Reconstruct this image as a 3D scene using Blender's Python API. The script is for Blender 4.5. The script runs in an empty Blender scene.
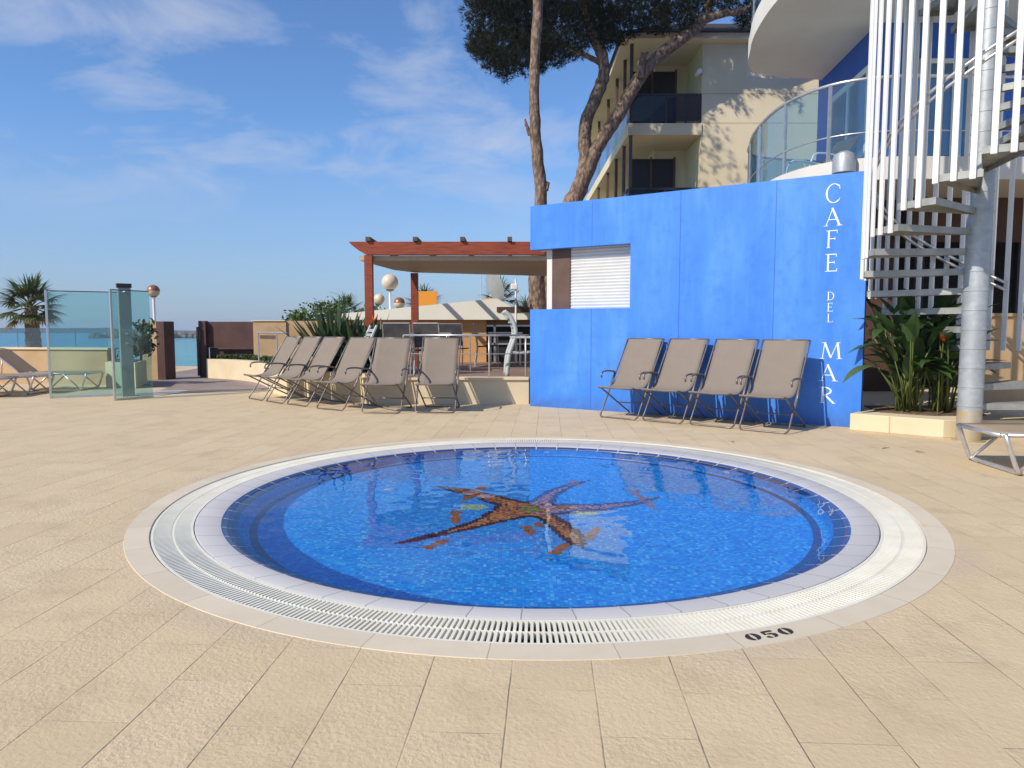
import bpy, math, random
from mathutils import Vector, Matrix
R = math.radians
PI = math.pi
rnd = random.Random(7)
sc = bpy.context.scene
COL = sc.collection

# ------------------------------------------------------------------ materials
def mat(name, col=(.5,.5,.5), rough=.6, metal=0.0, spec=.5):
    m = bpy.data.materials.new(name); m.use_nodes = True
    b = m.node_tree.nodes['Principled BSDF']
    b.inputs['Base Color'].default_value = (*col, 1)
    b.inputs['Roughness'].default_value = rough
    b.inputs['Metallic'].default_value = metal
    b.inputs['Specular IOR Level'].default_value = spec
    return m
class NT:
    """small helper round a node tree"""
    def __init__(s, m): s.t = m.node_tree; s.n = s.t.nodes; s.b = s.n.get('Principled BSDF')
    def new(s, typ, **kw):
        n = s.n.new(typ)
        for k, v in kw.items():
            if k in n.inputs: n.inputs[k].default_value = v
            else: setattr(n, k, v)
        return n
    def link(s, a, b): s.t.links.new(a, b)
    def coord(s, kind='Object', scale=(1,1,1), rot=(0,0,0), loc=(0,0,0)):
        c = s.new('ShaderNodeTexCoord'); m = s.new('ShaderNodeMapping')
        m.inputs['Scale'].default_value = scale; m.inputs['Rotation'].default_value = rot; m.inputs['Location'].default_value = loc
        s.link(c.outputs[kind], m.inputs['Vector']); return m.outputs['Vector']
    def noise(s, vec, scale, detail=4, rough=.55, dist=0):
        n = s.new('ShaderNodeTexNoise'); n.inputs['Scale'].default_value = scale; n.inputs['Detail'].default_value = detail
        n.inputs['Roughness'].default_value = rough; n.inputs['Distortion'].default_value = dist
        s.link(vec, n.inputs['Vector']); return n.outputs['Fac']
    def ramp(s, fac, stops):
        r = s.new('ShaderNodeValToRGB'); e = r.color_ramp.elements
        while len(e) < len(stops): e.new(.5)
        for el, (p, c) in zip(e, stops):
            el.position = p; el.color = (*c, 1) if len(c) == 3 else c
        s.link(fac, r.inputs['Fac']); return r.outputs['Color']
    def mix(s, fac, a, b, mode='MIX'):
        m = s.new('ShaderNodeMix', data_type='RGBA', blend_type=mode)
        for v, i in ((fac, 0), (a, 6), (b, 7)):
            if hasattr(v, 'is_linked'): s.link(v, m.inputs[i])
            else: m.inputs[i].default_value = v if i == 0 else (*v, 1)
        return m.outputs[2]
    def math(s, op, a, b=None, c=None, clamp=False):
        m = s.new('ShaderNodeMath', operation=op); m.use_clamp = clamp
        for i, v in enumerate((a, b, c)):
            if v is None: continue
            if hasattr(v, 'is_linked'): s.link(v, m.inputs[i])
            else: m.inputs[i].default_value = v
        return m.outputs[0]
    def bump(s, height, strength=.3, dist=.01, prev=None):
        b = s.new('ShaderNodeBump'); b.inputs['Strength'].default_value = strength; b.inputs['Distance'].default_value = dist
        s.link(height, b.inputs['Height'])
        if prev is not None: s.link(prev, b.inputs['Normal'])
        return b.outputs['Normal']
    def sep(s, vec):
        x = s.new('ShaderNodeSeparateXYZ'); s.link(vec, x.inputs[0]); return x.outputs

def noisy(name, c1, c2, scale=6, rough=.7, metal=0, bump=.15, bdist=.005, bscale=None, spec=.4, detail=5, kind='Object', lo=.35, hi=.65):
    m = mat(name, c1, rough, metal, spec); t = NT(m); v = t.coord(kind)
    f = t.noise(v, scale, detail); t.link(t.ramp(f, [(lo, c1), (hi, c2)]), t.b.inputs['Base Color'])
    if bump:
        g = t.noise(v, bscale or scale*6, 4); t.link(t.bump(g, bump, bdist), t.b.inputs['Normal'])
    return m

def mk_deck():
    m = mat('deck_stone', (.5,.4,.28), .75, 0, .35); t = NT(m)
    c = t.new('ShaderNodeTexCoord'); P = c.outputs['Object']
    mp = t.new('ShaderNodeMapping'); mp.inputs['Rotation'].default_value = (0,0,R(2.9)); t.link(P, mp.inputs['Vector'])
    wob = t.noise(P, 3.5, 3, .6); q = t.sep(mp.outputs[0])
    # slabs .2865 m wide and .53 m long, running away from the pool edge, half bond
    u = t.math('MULTIPLY', t.math('ADD', t.math('ADD', q[0], .2865*20+.119), t.math('MULTIPLY', wob, .006)), 1/.2865); row = t.math('FLOOR', u); fu = t.math('FRACT', u)
    odd = t.math('MODULO', row, 2.0)
    v = t.math('ADD', t.math('MULTIPLY', t.math('ADD', t.math('ADD', q[1], 20.0), t.math('MULTIPLY', wob, .008)), 1/.53), t.math('MULTIPLY', odd, .5)); cell = t.math('FLOOR', v); fv = t.math('FRACT', v)
    du = t.math('MULTIPLY', t.math('MINIMUM', fu, t.math('SUBTRACT', 1, fu)), .2865); dv = t.math('MULTIPLY', t.math('MINIMUM', fv, t.math('SUBTRACT', 1, fv)), .53)
    jn = t.noise(P, 1.7, 4, .65); jn2 = t.noise(P, 2.3, 3, .6)
    ju = t.math('MULTIPLY', t.math('SUBTRACT', 1, t.math('MULTIPLY', du, 260), clamp=True), t.ramp(jn, [(.38,(.22,)*3),(.56,(1,)*3)]))
    jv = t.math('MULTIPLY', t.math('SUBTRACT', 1, t.math('MULTIPLY', dv, 300), clamp=True), t.ramp(jn2, [(.44,(.05,)*3),(.66,(.8,)*3)]))
    jm = t.math('MAXIMUM', ju, jv)
    cv = t.new('ShaderNodeCombineXYZ'); t.link(row, cv.inputs[0]); t.link(cell, cv.inputs[1])
    wn = t.new('ShaderNodeTexWhiteNoise', noise_dimensions='2D'); t.link(cv.outputs[0], wn.inputs['Vector']); rv = wn.outputs['Value']
    tint = t.ramp(rv, [(0,(.57,.435,.265)),(.35,(.64,.495,.308)),(.7,(.595,.46,.282)),(1,(.655,.512,.325))])
    big = t.noise(P, .75, 4, .6); tint = t.mix(t.ramp(big, [(.35,(0,0,0)),(.7,(.7,.7,.7))]), tint, (.64,.49,.298), 'MIX')
    patch = t.noise(P, 2.6, 6, .65); tint = t.mix(t.ramp(patch, [(.3,(.6,)*3),(.5,(0,)*3)]), tint, (.475,.355,.215))
    warm = t.noise(P, 9, 5, .7); tint = t.mix(t.ramp(warm, [(.52,(0,)*3),(.72,(.45,)*3)]), tint, (.67,.525,.34))
    colr = t.mix(t.math('MULTIPLY', jm, .8), tint, (.20,.15,.11))
    sp = t.noise(P, 120, 2, .5); colr = t.mix(t.ramp(sp, [(.66,(0,)*3),(.74,(.35,)*3)]), colr, (.30,.22,.15))
    # damp ring of splash marks just outside the pool border
    rr = t.new('ShaderNodeVectorMath', operation='DISTANCE'); t.link(P, rr.inputs[0]); rr.inputs[1].default_value = (.15,5.1,0)
    damp = t.math('MULTIPLY', t.math('SUBTRACT', 1, t.math('MULTIPLY', t.math('ABSOLUTE', t.math('SUBTRACT', rr.outputs['Value'], 2.68)), 7), clamp=True), t.ramp(t.noise(P, 1.3, 4, .6), [(.45,(0,)*3),(.62,(.6,)*3)]))
    colr = t.mix(damp, colr, (.50,.40,.29))
    t.link(colr, t.b.inputs['Base Color'])
    n1 = t.noise(P, 34, 6, .72, .9); n2 = t.noise(P, 110, 4, .65)
    vo = t.new('ShaderNodeTexVoronoi', feature='SMOOTH_F1'); vo.inputs['Scale'].default_value = 55; vo.inputs['Smoothness'].default_value = .25; t.link(P, vo.inputs['Vector'])
    hh = t.math('ADD', n1, t.math('MULTIPLY', vo.outputs['Distance'], .45)); hh = t.math('ADD', hh, t.math('MULTIPLY', n2, .5))
    hv = t.math('MULTIPLY', hh, t.math('ADD', .45, t.math('MULTIPLY', rv, .6)))
    nrm = t.bump(hv, .6, .008); nrm = t.bump(t.math('SUBTRACT', 1, jm), .55, .005, nrm)
    t.link(nrm, t.b.inputs['Normal']); return m

def ang_joint(t, P, n, width):
    x = t.sep(P); a = t.math('ARCTAN2', x[1], x[0]); f = t.math('FRACT', t.math('MULTIPLY', a, n/(2*PI)))
    return t.math('LESS_THAN', f, width), t.math('FLOOR', t.math('MULTIPLY', a, n/(2*PI)))
def mk_ring_tile(name, c, joint, n, width, rough, var=.06, stain=None):
    m = mat(name, c, rough); t = NT(m); P = t.coord('Object'); j, cell = ang_joint(t, P, n, width)
    wn = t.new('ShaderNodeTexWhiteNoise', noise_dimensions='1D'); t.link(cell, wn.inputs['W'])
    c2 = tuple(x*(1-2.5*var) for x in c); col = t.mix(wn.outputs['Value'], c, c2)
    f = t.noise(P, 5, 5, .6); col = t.mix(t.ramp(f, [(.42,(0,)*3),(.7,(.5,)*3)]), col, stain or tuple(x*.8 for x in c))
    col = t.mix(j, col, joint); t.link(col, t.b.inputs['Base Color'])
    t.link(t.bump(t.noise(P, 60, 3), .08, .003), t.b.inputs['Normal']); return m

def mk_mosaic(name, stops, size=.024, grout=(.05,.14,.35), gw=.09, rough=.25):
    m = mat(name, stops[0][1], rough); t = NT(m); P = t.coord('Object', (1/size,)*3)
    fl = t.new('ShaderNodeVectorMath', operation='FLOOR'); t.link(P, fl.inputs[0])
    wn = t.new('ShaderNodeTexWhiteNoise', noise_dimensions='3D'); t.link(fl.outputs[0], wn.inputs['Vector'])
    col = t.ramp(wn.outputs['Value'], stops)
    fr = t.new('ShaderNodeVectorMath', operation='FRACTION'); t.link(P, fr.inputs[0]); x = t.sep(fr.outputs[0])
    g = t.math('MAXIMUM', t.math('LESS_THAN', x[0], gw), t.math('LESS_THAN', x[1], gw))
    col = t.mix(g, col, grout); t.link(col, t.b.inputs['Base Color']); return m

def mk_island(name, stops, rough=.3):
    m = mat(name, stops[0][1], rough); t = NT(m); g = t.new('ShaderNodeNewGeometry'); t.link(t.ramp(g.outputs['Random Per Island'], stops), t.b.inputs['Base Color']); return m

def mk_blue_wall():
    m = mat('blue_paint', (.03,.16,.75), .42, 0, .4); t = NT(m); P = t.coord('Object')
    x = t.sep(P)
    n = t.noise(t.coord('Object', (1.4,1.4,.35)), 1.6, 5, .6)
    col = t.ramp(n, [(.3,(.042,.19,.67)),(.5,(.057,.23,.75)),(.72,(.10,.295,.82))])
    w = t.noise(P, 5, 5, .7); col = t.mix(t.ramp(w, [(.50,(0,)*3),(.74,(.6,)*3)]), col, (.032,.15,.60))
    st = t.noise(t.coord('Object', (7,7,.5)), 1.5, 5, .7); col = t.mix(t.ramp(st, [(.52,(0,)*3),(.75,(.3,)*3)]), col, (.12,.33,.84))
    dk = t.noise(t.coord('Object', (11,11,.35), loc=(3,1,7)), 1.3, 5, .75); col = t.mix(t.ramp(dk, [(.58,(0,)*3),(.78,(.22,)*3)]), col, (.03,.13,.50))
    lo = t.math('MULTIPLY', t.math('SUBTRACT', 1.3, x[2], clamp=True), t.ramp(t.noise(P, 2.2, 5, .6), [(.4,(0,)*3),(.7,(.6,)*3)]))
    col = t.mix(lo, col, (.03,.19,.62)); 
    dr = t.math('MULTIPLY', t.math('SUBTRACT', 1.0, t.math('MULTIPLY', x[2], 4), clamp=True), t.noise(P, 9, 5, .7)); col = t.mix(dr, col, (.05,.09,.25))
    t.link(col, t.b.inputs['Base Color'])
    t.link(t.bump(t.noise(P, 90, 3), .06, .003), t.b.inputs['Normal']); return m

def mk_glass(name, tint, rough=0.0, refl=.06, opac=.12):
    """thin architectural glass: tinted transparency, a little body colour, Fresnel reflection"""
    m = bpy.data.materials.new(name); m.use_nodes = True; t = NT(m); n = t.n; n.remove(n['Principled BSDF'])
    out = n['Material Output']
    tr = t.new('ShaderNodeBsdfTransparent'); tr.inputs['Color'].default_value = (*tint, 1)
    df = t.new('ShaderNodeBsdfDiffuse'); df.inputs['Color'].default_value = (*[c*.55 for c in tint], 1)
    gl = t.new('ShaderNodeBsdfGlossy'); gl.inputs['Roughness'].default_value = rough
    a = t.new('ShaderNodeMixShader'); a.inputs[0].default_value = opac; t.link(tr.outputs[0], a.inputs[1]); t.link(df.outputs[0], a.inputs[2])
    lw = t.new('ShaderNodeLayerWeight'); lw.inputs['Blend'].default_value = .5
    sch = t.math('ADD', .035, t.math('MULTIPLY', t.math('POWER', lw.outputs['Facing'], 5.0), .9))
    b = t.new('ShaderNodeMixShader'); t.link(sch, b.inputs[0]); t.link(a.outputs[0], b.inputs[1]); t.link(gl.outputs[0], b.inputs[2])
    t.link(b.outputs[0], out.inputs['Surface']); return m

def mk_leaf(name, c1, c2, c3=None, rough=.5, trans=.2):
    m = mat(name, c1, rough, 0, .35); t = NT(m); g = t.new('ShaderNodeNewGeometry')
    stops = [(0,c1),(.6,c2)] + ([(1,c3)] if c3 else [])
    col = t.ramp(g.outputs['Random Per Island'], stops); t.link(col, t.b.inputs['Base Color'])
    tl = t.new('ShaderNodeBsdfTranslucent'); t.link(col, tl.inputs['Color'])
    mx = t.new('ShaderNodeMixShader'); mx.inputs[0].default_value = trans
    t.link(t.b.outputs[0], mx.inputs[1]); t.link(tl.outputs[0], mx.inputs[2]); t.link(mx.outputs[0], t.n['Material Output'].inputs['Surface']); return m

def mk_bark():
    m = mat('pine_bark', (.3,.2,.14), .9, 0, .2); t = NT(m); v = t.coord('Object', (1,1,.45))
    vo = t.new('ShaderNodeTexVoronoi', feature='F1'); vo.inputs['Scale'].default_value = 15; t.link(v, vo.inputs['Vector'])
    n = t.noise(v, 11, 7, .7)
    col = t.ramp(n, [(.28,(.07,.045,.032)),(.45,(.20,.13,.092)),(.6,(.36,.25,.18)),(.78,(.19,.135,.105))])
    col = t.mix(t.ramp(vo.outputs['Distance'], [(.35,(0,)*3),(.75,(.75,)*3)]), col, (.09,.065,.05))
    t.link(col, t.b.inputs['Base Color'])
    h = t.math('ADD', t.math('MULTIPLY', vo.outputs['Distance'], -.8), n); t.link(t.bump(h, .7, .03), t.b.inputs['Normal']); return m

def mk_galv():
    m = mat('galvanised_steel', (.5,.52,.54), .45, .35); t = NT(m); P = t.coord('Object'); x = t.sep(P)
    vo = t.new('ShaderNodeTexVoronoi'); vo.inputs['Scale'].default_value = 22; t.link(P, vo.inputs['Vector'])
    n = t.noise(P, 5, 5, .6)
    col = t.mix(vo.outputs['Color'], (.38,.41,.43), (.48,.50,.51)); col = t.mix(t.ramp(n, [(.4,(0,)*3),(.7,(.6,)*3)]), col, (.30,.32,.33))
    f = t.math('MULTIPLY', t.math('LESS_THAN', x[2], .33), t.ramp(n, [(.3,(.35,)*3),(.6,(1,)*3)])); col = t.mix(f, col, (.50,.38,.20))
    t.link(col, t.b.inputs['Base Color']); return m

def mk_planks(name, c1, c2, axis='x', w=.14, gap=.06):
    m = mat(name, c1, .7); t = NT(m); P = t.coord('Object'); x = t.sep(P)[{'x':0,'y':1,'z':2}[axis]]
    q = t.math('MULTIPLY', x, 1/w); j = t.math('LESS_THAN', t.math('FRACT', q), gap)
    wn = t.new('ShaderNodeTexWhiteNoise', noise_dimensions='1D'); t.link(t.math('FLOOR', q), wn.inputs['W'])
    col = t.mix(wn.outputs['Value'], c1, c2); col = t.mix(t.ramp(t.noise(P, 12, 5), [(.4,(0,)*3),(.7,(.4,)*3)]), col, tuple(v*.7 for v in c1))
    col = t.mix(j, col, tuple(v*.3 for v in c1)); t.link(col, t.b.inputs['Base Color']); return m

def mk_wood():
    m = mat('red_wood', (.3,.06,.025), .5, 0, .4); t = NT(m); n = t.noise(t.coord('Object', (.6,3,6)), 5, 6, .65)
    t.link(t.ramp(n, [(.3,(.15,.028,.012)),(.5,(.26,.052,.02)),(.7,(.33,.072,.026))]), t.b.inputs['Base Color'])
    t.link(t.bump(n, .2, .006), t.b.inputs['Normal']); return m

def mk_fabric(name, c1, c2):
    m = mat(name, c1, .85, 0, .2); t = NT(m); P = t.coord('Object')
    n = t.noise(P, 7, 4); t.link(t.ramp(n, [(.35,c1),(.65,c2)]), t.b.inputs['Base Color'])
    w = t.new('ShaderNodeTexChecker'); w.inputs['Scale'].default_value = 260; t.link(P, w.inputs['Vector'])
    t.link(t.bump(w.outputs['Fac'], .12, .002), t.b.inputs['Normal']); return m

def mk_sea():
    m = mat('sea_water', (.02,.22,.28), .12, 0, .5); t = NT(m); P = t.coord('Object')
    n = t.noise(t.coord('Object', (.05,.6,1)), .25, 5, .6)
    t.link(t.ramp(n, [(.35,(.02,.26,.30)),(.65,(.045,.35,.37))]), t.b.inputs['Base Color'])
    h = t.noise(t.coord('Object', (.35,1,1)), .7, 5, .65); t.link(t.bump(h, .9, .6), t.b.inputs['Normal']); return m

M = {}
M['deck'] = mk_deck()
M['paver'] = noisy('grey_pink_paving', (.24,.185,.16), (.32,.25,.22), 1.6, .8, bump=.2, bscale=30)
M['cream'] = noisy('cream_stone', (.66,.53,.34), (.72,.60,.41), 2.2, .75, bump=.12, bscale=40)
M['cream2'] = noisy('cream_render', (.68,.57,.36), (.73,.62,.42), .8, .85, bump=.06, bscale=50)
M['tanwall'] = noisy('tan_wall', (.42,.28,.15), (.55,.38,.22), 1.3, .85, bump=.1, bscale=30)
M['orange_wall'] = noisy('ochre_wall', (.56,.29,.11), (.62,.35,.15), 1.2, .85, bump=.06, bscale=30)
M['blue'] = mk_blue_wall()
M['hotelblue'] = noisy('hotel_blue_paint', (.03,.11,.50), (.04,.13,.56), 1.2, .6, bump=.03)
M['white'] = noisy('white_paint', (.76,.76,.74), (.82,.82,.80), 3, .5, bump=.03)
M['offwhite'] = noisy('off_white_render', (.66,.62,.56), (.72,.69,.63), 1.1, .8, bump=.05)
M['slatwhite'] = noisy('white_enamel', (.78,.77,.74), (.84,.83,.80), 4, .4, bump=.02)
M['ltr'] = mat('white_lettering', (.85,.86,.88), .5)
M['galv'] = mk_galv()
M['tread'] = noisy('tread_steel', (.30,.30,.28), (.42,.42,.39), 5, .5, .3, bump=.08, bscale=60)
M['alu'] = noisy('aluminium_tube', (.55,.53,.52), (.66,.65,.63), 9, .35, .75, bump=.03)
M['gunmetal'] = noisy('bronze_tube', (.17,.145,.135), (.23,.20,.185), 12, .38, .55, bump=.02)
M['steel'] = mat('stainless', (.6,.62,.63), .28, .9)
M['darkmetal'] = mat('dark_metal', (.035,.028,.026), .5, .2)
M['brownpost'] = noisy('brown_metal', (.10,.055,.04), (.13,.075,.055), 5, .5, .1, bump=.03)
M['corten'] = noisy('brown_panel', (.075,.036,.028), (.11,.052,.04), 3, .6, .1, bump=.05)
M['taupe'] = mk_fabric('taupe_sling', (.222,.182,.145), (.235,.192,.155))
M['creamsling'] = mk_leaf('cream_sling', (.60,.50,.37), (.66,.56,.42), None, .8, .6)
M['darksling'] = mk_fabric('charcoal_sling', (.06,.055,.055), (.09,.085,.08))
M['greyplastic'] = noisy('grey_resin', (.42,.45,.44), (.48,.51,.50), 5, .5, bump=.02)
M['wood'] = mk_wood()
M['rafter'] = noisy('dark_rafter', (.08,.045,.03), (.12,.07,.045), 6, .7)
M['soffit'] = mk_planks('pergola_lining', (.46,.39,.29), (.53,.45,.34), 'y', .16, .05)
M['boards'] = mk_planks('terrace_boards', (.22,.145,.11), (.30,.20,.16), 'y', .16, .07)
M['shutter'] = noisy('white_shutter', (.64,.64,.62), (.70,.70,.68), 3, .45, bump=.02)
M['mosaic'] = mk_mosaic('pool_mosaic', [(0,(.002,.19,.80)),(.3,(.004,.27,.91)),(.62,(.008,.345,.96)),(.88,(.03,.45,.98)),(1,(.14,.58,.98))], size=.021, grout=(.02,.19,.66))
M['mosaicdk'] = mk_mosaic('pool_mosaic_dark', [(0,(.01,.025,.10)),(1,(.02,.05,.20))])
M['rust'] = mk_island('rust_tiles', [(0,(.10,.03,.015)),(.2,(.38,.10,.025)),(.5,(.62,.20,.045)),(.8,(.72,.32,.08)),(.9,(.16,.05,.02)),(1,(.5,.30,.10))])
M['maroon'] = mk_island('maroon_tiles', [(0,(.010,.003,.010)),(.5,(.035,.006,.018)),(.85,(.075,.015,.02)),(1,(.02,.012,.05))])
M['olive'] = mk_island('olive_tiles', [(0,(.10,.22,.04)),(.4,(.45,.46,.05)),(.7,(.05,.14,.10)),(1,(.30,.12,.03))])
M['fishorange'] = mk_island('fish_tiles', [(0,(.36,.11,.02)),(.6,(.48,.19,.05)),(1,(.22,.07,.02))])
M['fishpale'] = mk_island('fishpale_tiles', [(0,(.30,.55,.35)),(.6,(.55,.70,.45)),(1,(.20,.45,.40))])
M['rimdark'] = mk_ring_tile('rim_blue_tile', (.035,.07,.22), (.50,.55,.62), 62, .045, .2, .12)
M['coping'] = mk_ring_tile('coping_tile', (.53,.505,.49), (.22,.21,.20), 62, .022, .65, .03, (.52,.51,.52))
M['border'] = mk_ring_tile('border_stone', (.68,.58,.43), (.38,.30,.21), 34, .008, .7, .04, (.58,.47,.33))
M['grate'] = noisy('grating_plastic', (.72,.68,.56), (.79,.75,.64), 6, .5, bump=.02)
M['channel'] = mat('gutter_dark', (.05,.05,.045), .7)
M['black'] = mat('black_paint', (.025,.022,.02), .7)
M['glass'] = mk_glass('green_glass', (.77,.93,.93), opac=.07)
M['balcglass'] = mk_glass('balcony_glass', (.70,.85,.95), opac=.05)
M['winglass'] = mat('window_glass', (.022,.020,.018), .25, 0, .25)
M['bluewin'] = mat('blue_window_glass', (.06,.16,.26), .05, 0, .9)
M['darkroom'] = noisy('dark_room', (.010,.009,.010), (.018,.015,.014), 2, .8)
M['brownpanel'] = noisy('terracotta_panel', (.085,.042,.028), (.12,.06,.04), 2, .75)
M['roof'] = noisy('dark_roof', (.035,.028,.025), (.055,.045,.04), 8, .8)
M['bark'] = mk_bark()
M['palmbark'] = noisy('palm_bark', (.13,.09,.06), (.27,.20,.14), 14, .95, bump=.7, bdist=.03, bscale=22)
M['pine'] = mk_leaf('pine_needles', (.006,.008,.003), (.011,.014,.005), (.035,.034,.010), .9, .03)
M['palmleaf'] = mk_leaf('palm_leaf', (.065,.095,.03), (.10,.135,.045), (.15,.16,.06), .5, .25)
M['palmdry'] = mk_leaf('palm_dry_leaf', (.20,.15,.07), (.27,.21,.10), None, .7, .2)
M['strel'] = mk_leaf('paddle_leaf', (.036,.078,.021), (.056,.112,.032), (.10,.155,.05), .3, .22)
M['stalk'] = mk_leaf('leaf_stalk', (.07,.10,.025), (.12,.15,.035), (.20,.20,.06), .5, .1)
M['drystalk'] = mk_leaf('dry_leaf', (.30,.20,.10), (.38,.27,.14), None, .8, .1)
M['agave'] = mk_leaf('sword_leaf', (.028,.055,.022), (.045,.08,.032), (.07,.11,.045), .4, .1)
M['hedge'] = mk_leaf('hedge_leaf', (.05,.09,.025), (.09,.15,.04), (.14,.20,.06), .5, .2)
M['ground_cover'] = mk_leaf('low_leaf', (.04,.07,.02), (.07,.11,.03), None, .6, .2)
M['flower'] = mat('orange_petal', (.80,.16,.02), .5)
M['soil'] = noisy('soil', (.10,.065,.04), (.20,.14,.09), 20, .95, bump=.6, bdist=.02)
M['globe'] = noisy('globe_plastic', (.62,.50,.36), (.70,.58,.43), 2, .35)
M['copper'] = noisy('copper_cap', (.30,.12,.07), (.36,.16,.10), 3, .35, .4)
M['orangesign'] = mat('orange_sign', (.80,.30,.02), .5)
M['rock'] = noisy('rock', (.10,.09,.08), (.18,.16,.14), .3, .95, bump=.4, bdist=.3, bscale=1)
M['far_green'] = noisy('far_land', (.05,.06,.045), (.09,.10,.07), .08, .95)
M['sand'] = noisy('sand', (.36,.29,.20), (.45,.37,.26), .3, .95)
M['sea'] = mk_sea()
M['roofwhite'] = noisy('white_roof_paint', (.74,.70,.58), (.80,.76,.65), 1.2, .7, bump=.03)
M['dish'] = noisy('dish_grey', (.24,.25,.25), (.30,.31,.30), 3, .5)

# ------------------------------------------------------------------ mesh helpers
class MB:
    def __init__(s): s.v = []; s.f = []
    def add(s, vs, fs):
        o = len(s.v); s.v += [tuple(p) for p in vs]; s.f += [tuple(i+o for i in f) for f in fs]; return s
    def box(s, c, d, rz=0, m=None):
        x, y, z = (q/2 for q in d); vs = []
        for a, b, e in ((-1,-1,-1),(1,-1,-1),(1,1,-1),(-1,1,-1),(-1,-1,1),(1,-1,1),(1,1,1),(-1,1,1)):
            p = Vector((a*x, b*y, e*z))
            if m: p = m @ p
            elif rz: p = Matrix.Rotation(rz, 3, 'Z') @ p
            vs.append(p + Vector(c))
        return s.add(vs, [(0,3,2,1),(4,5,6,7),(0,1,5,4),(1,2,6,5),(2,3,7,6),(3,0,4,7)])
    def bb(s, x0, x1, y0, y1, z0, z1): return s.box(((x0+x1)/2,(y0+y1)/2,(z0+z1)/2), (x1-x0,y1-y0,z1-z0))
    def prism(s, poly, z0, z1):
        n = len(poly); a = sum(poly[i][0]*poly[(i+1)%n][1]-poly[(i+1)%n][0]*poly[i][1] for i in range(n))
        if a < 0: poly = poly[::-1]
        vs = [(x,y,z0) for x,y in poly]+[(x,y,z1) for x,y in poly]
        return s.add(vs, [tuple(range(n))[::-1], tuple(range(n,2*n))]+[(i,(i+1)%n,n+(i+1)%n,n+i) for i in range(n)])
    def tube(s, pts, r, n=8, cap=True):
        pts = [Vector(p) for p in pts]; k = len(pts); rs = r if isinstance(r,(list,tuple)) else [r]*k
        vs = []; up = None
        for i, p in enumerate(pts):
            d = (pts[min(i+1,k-1)]-pts[max(i-1,0)]).normalized()
            if up is None:
                up = Vector((0,0,1)) if abs(d.z) < .9 else Vector((1,0,0))
            a = up - d*up.dot(d); a.normalize(); up = a; b = d.cross(a)
            for j in range(n):
                t = 2*PI*j/n; vs.append(p + (a*math.cos(t)+b*math.sin(t))*rs[i])
        fs = [(i*n+j, i*n+(j+1)%n, (i+1)*n+(j+1)%n, (i+1)*n+j) for i in range(k-1) for j in range(n)]
        if cap: fs += [tuple(range(n))[::-1], tuple(range((k-1)*n, k*n))]
        return s.add(vs, fs)
    def lathe(s, prof, n=32, c=(0,0,0), close=False):
        k = len(prof); vs = [(c[0]+r*math.cos(2*PI*j/n), c[1]+r*math.sin(2*PI*j/n), c[2]+z) for r,z in prof for j in range(n)]
        fs = [(i*n+j, i*n+(j+1)%n, ((i+1)%k)*n+(j+1)%n, ((i+1)%k)*n+j) for i in range(k if close else k-1) for j in range(n)]
        return s.add(vs, fs)
    def sphere(s, c, r, n=24, m=14, zs=1, z0=-1, z1=1):
        prof = []
        a0, a1 = math.asin(z0), math.asin(z1)
        for i in range(m+1):
            a = a0+(a1-a0)*i/m; prof.append((max(r*math.cos(a),1e-4), r*math.sin(a)*zs))
        return s.lathe(prof, n, c)
    def slab(s, pts3, thick):
        """closed thick sheet: polygon pts3 (3-D, planar) given a thickness along its normal"""
        p = [Vector(q) for q in pts3]; nrm = Vector((0,0,0))
        for i in range(len(p)): nrm += (p[i]-p[0]).cross(p[(i+1)%len(p)]-p[0])
        nrm.normalize(); n = len(p)
        return s.add(p+[q+nrm*thick for q in p], [tuple(range(n))[::-1], tuple(range(n,2*n))]+[(i,(i+1)%n,n+(i+1)%n,n+i) for i in range(n)])
    def build(s, name, m, parent=None, smooth=False, loc=None, auto=None):
        me = bpy.data.meshes.new(name); me.from_pydata(s.v, [], s.f); me.materials.append(m)
        if smooth: me.shade_smooth()
        if auto:
            me.shade_smooth(); me.set_sharp_from_angle(angle=R(auto))
        me.update(); o = bpy.data.objects.new(name, me); COL.objects.link(o)
        if parent: o.parent = parent
        if loc: o.location = loc
        return o
def tag(o, label=None, cat=None, group=None, kind=None):
    if label: o['label'] = label
    if cat: o['category'] = cat
    if group: o['group'] = group
    if kind: o['kind'] = kind
    return o
def thing(name, label, cat, loc=(0,0,0), rz=0, group=None):
    o = bpy.data.objects.new(name, None); COL.objects.link(o); o.location = loc; o.rotation_euler = (0,0,rz)
    o.empty_display_size = .2
    return tag(o, label, cat, group)
def dup(root, loc, rz, label, group=None, scale=None):
    r = root.copy(); COL.objects.link(r); r.location = loc; r.rotation_euler = (0,0,rz); r['label'] = label
    if group: r['group'] = group
    if scale: r.scale = (scale,)*3
    for ch in list(root.children):
        c = ch.copy(); COL.objects.link(c); c.parent = r
        for g in ch.children:
            d = g.copy(); COL.objects.link(d); d.parent = c
    return r
def bevel(o, w=.006, seg=2):
    b = o.modifiers.new('bevel', 'BEVEL'); b.width = w; b.segments = seg; b.limit_method = 'ANGLE'; b.angle_limit = R(40); return o
def smoothpath(pts, sub=4):
    """Catmull-Rom through the points"""
    P = [Vector(p) for p in pts]; out = []
    for i in range(len(P)-1):
        a = P[max(i-1,0)]; b = P[i]; c = P[i+1]; d = P[min(i+2,len(P)-1)]
        for k in range(sub):
            t = k/sub; out.append(.5*((2*b)+(c-a)*t+(2*a-5*b+4*c-d)*t*t+(3*b-a-3*c+d)*t**3))
    return out+[P[-1]]

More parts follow.
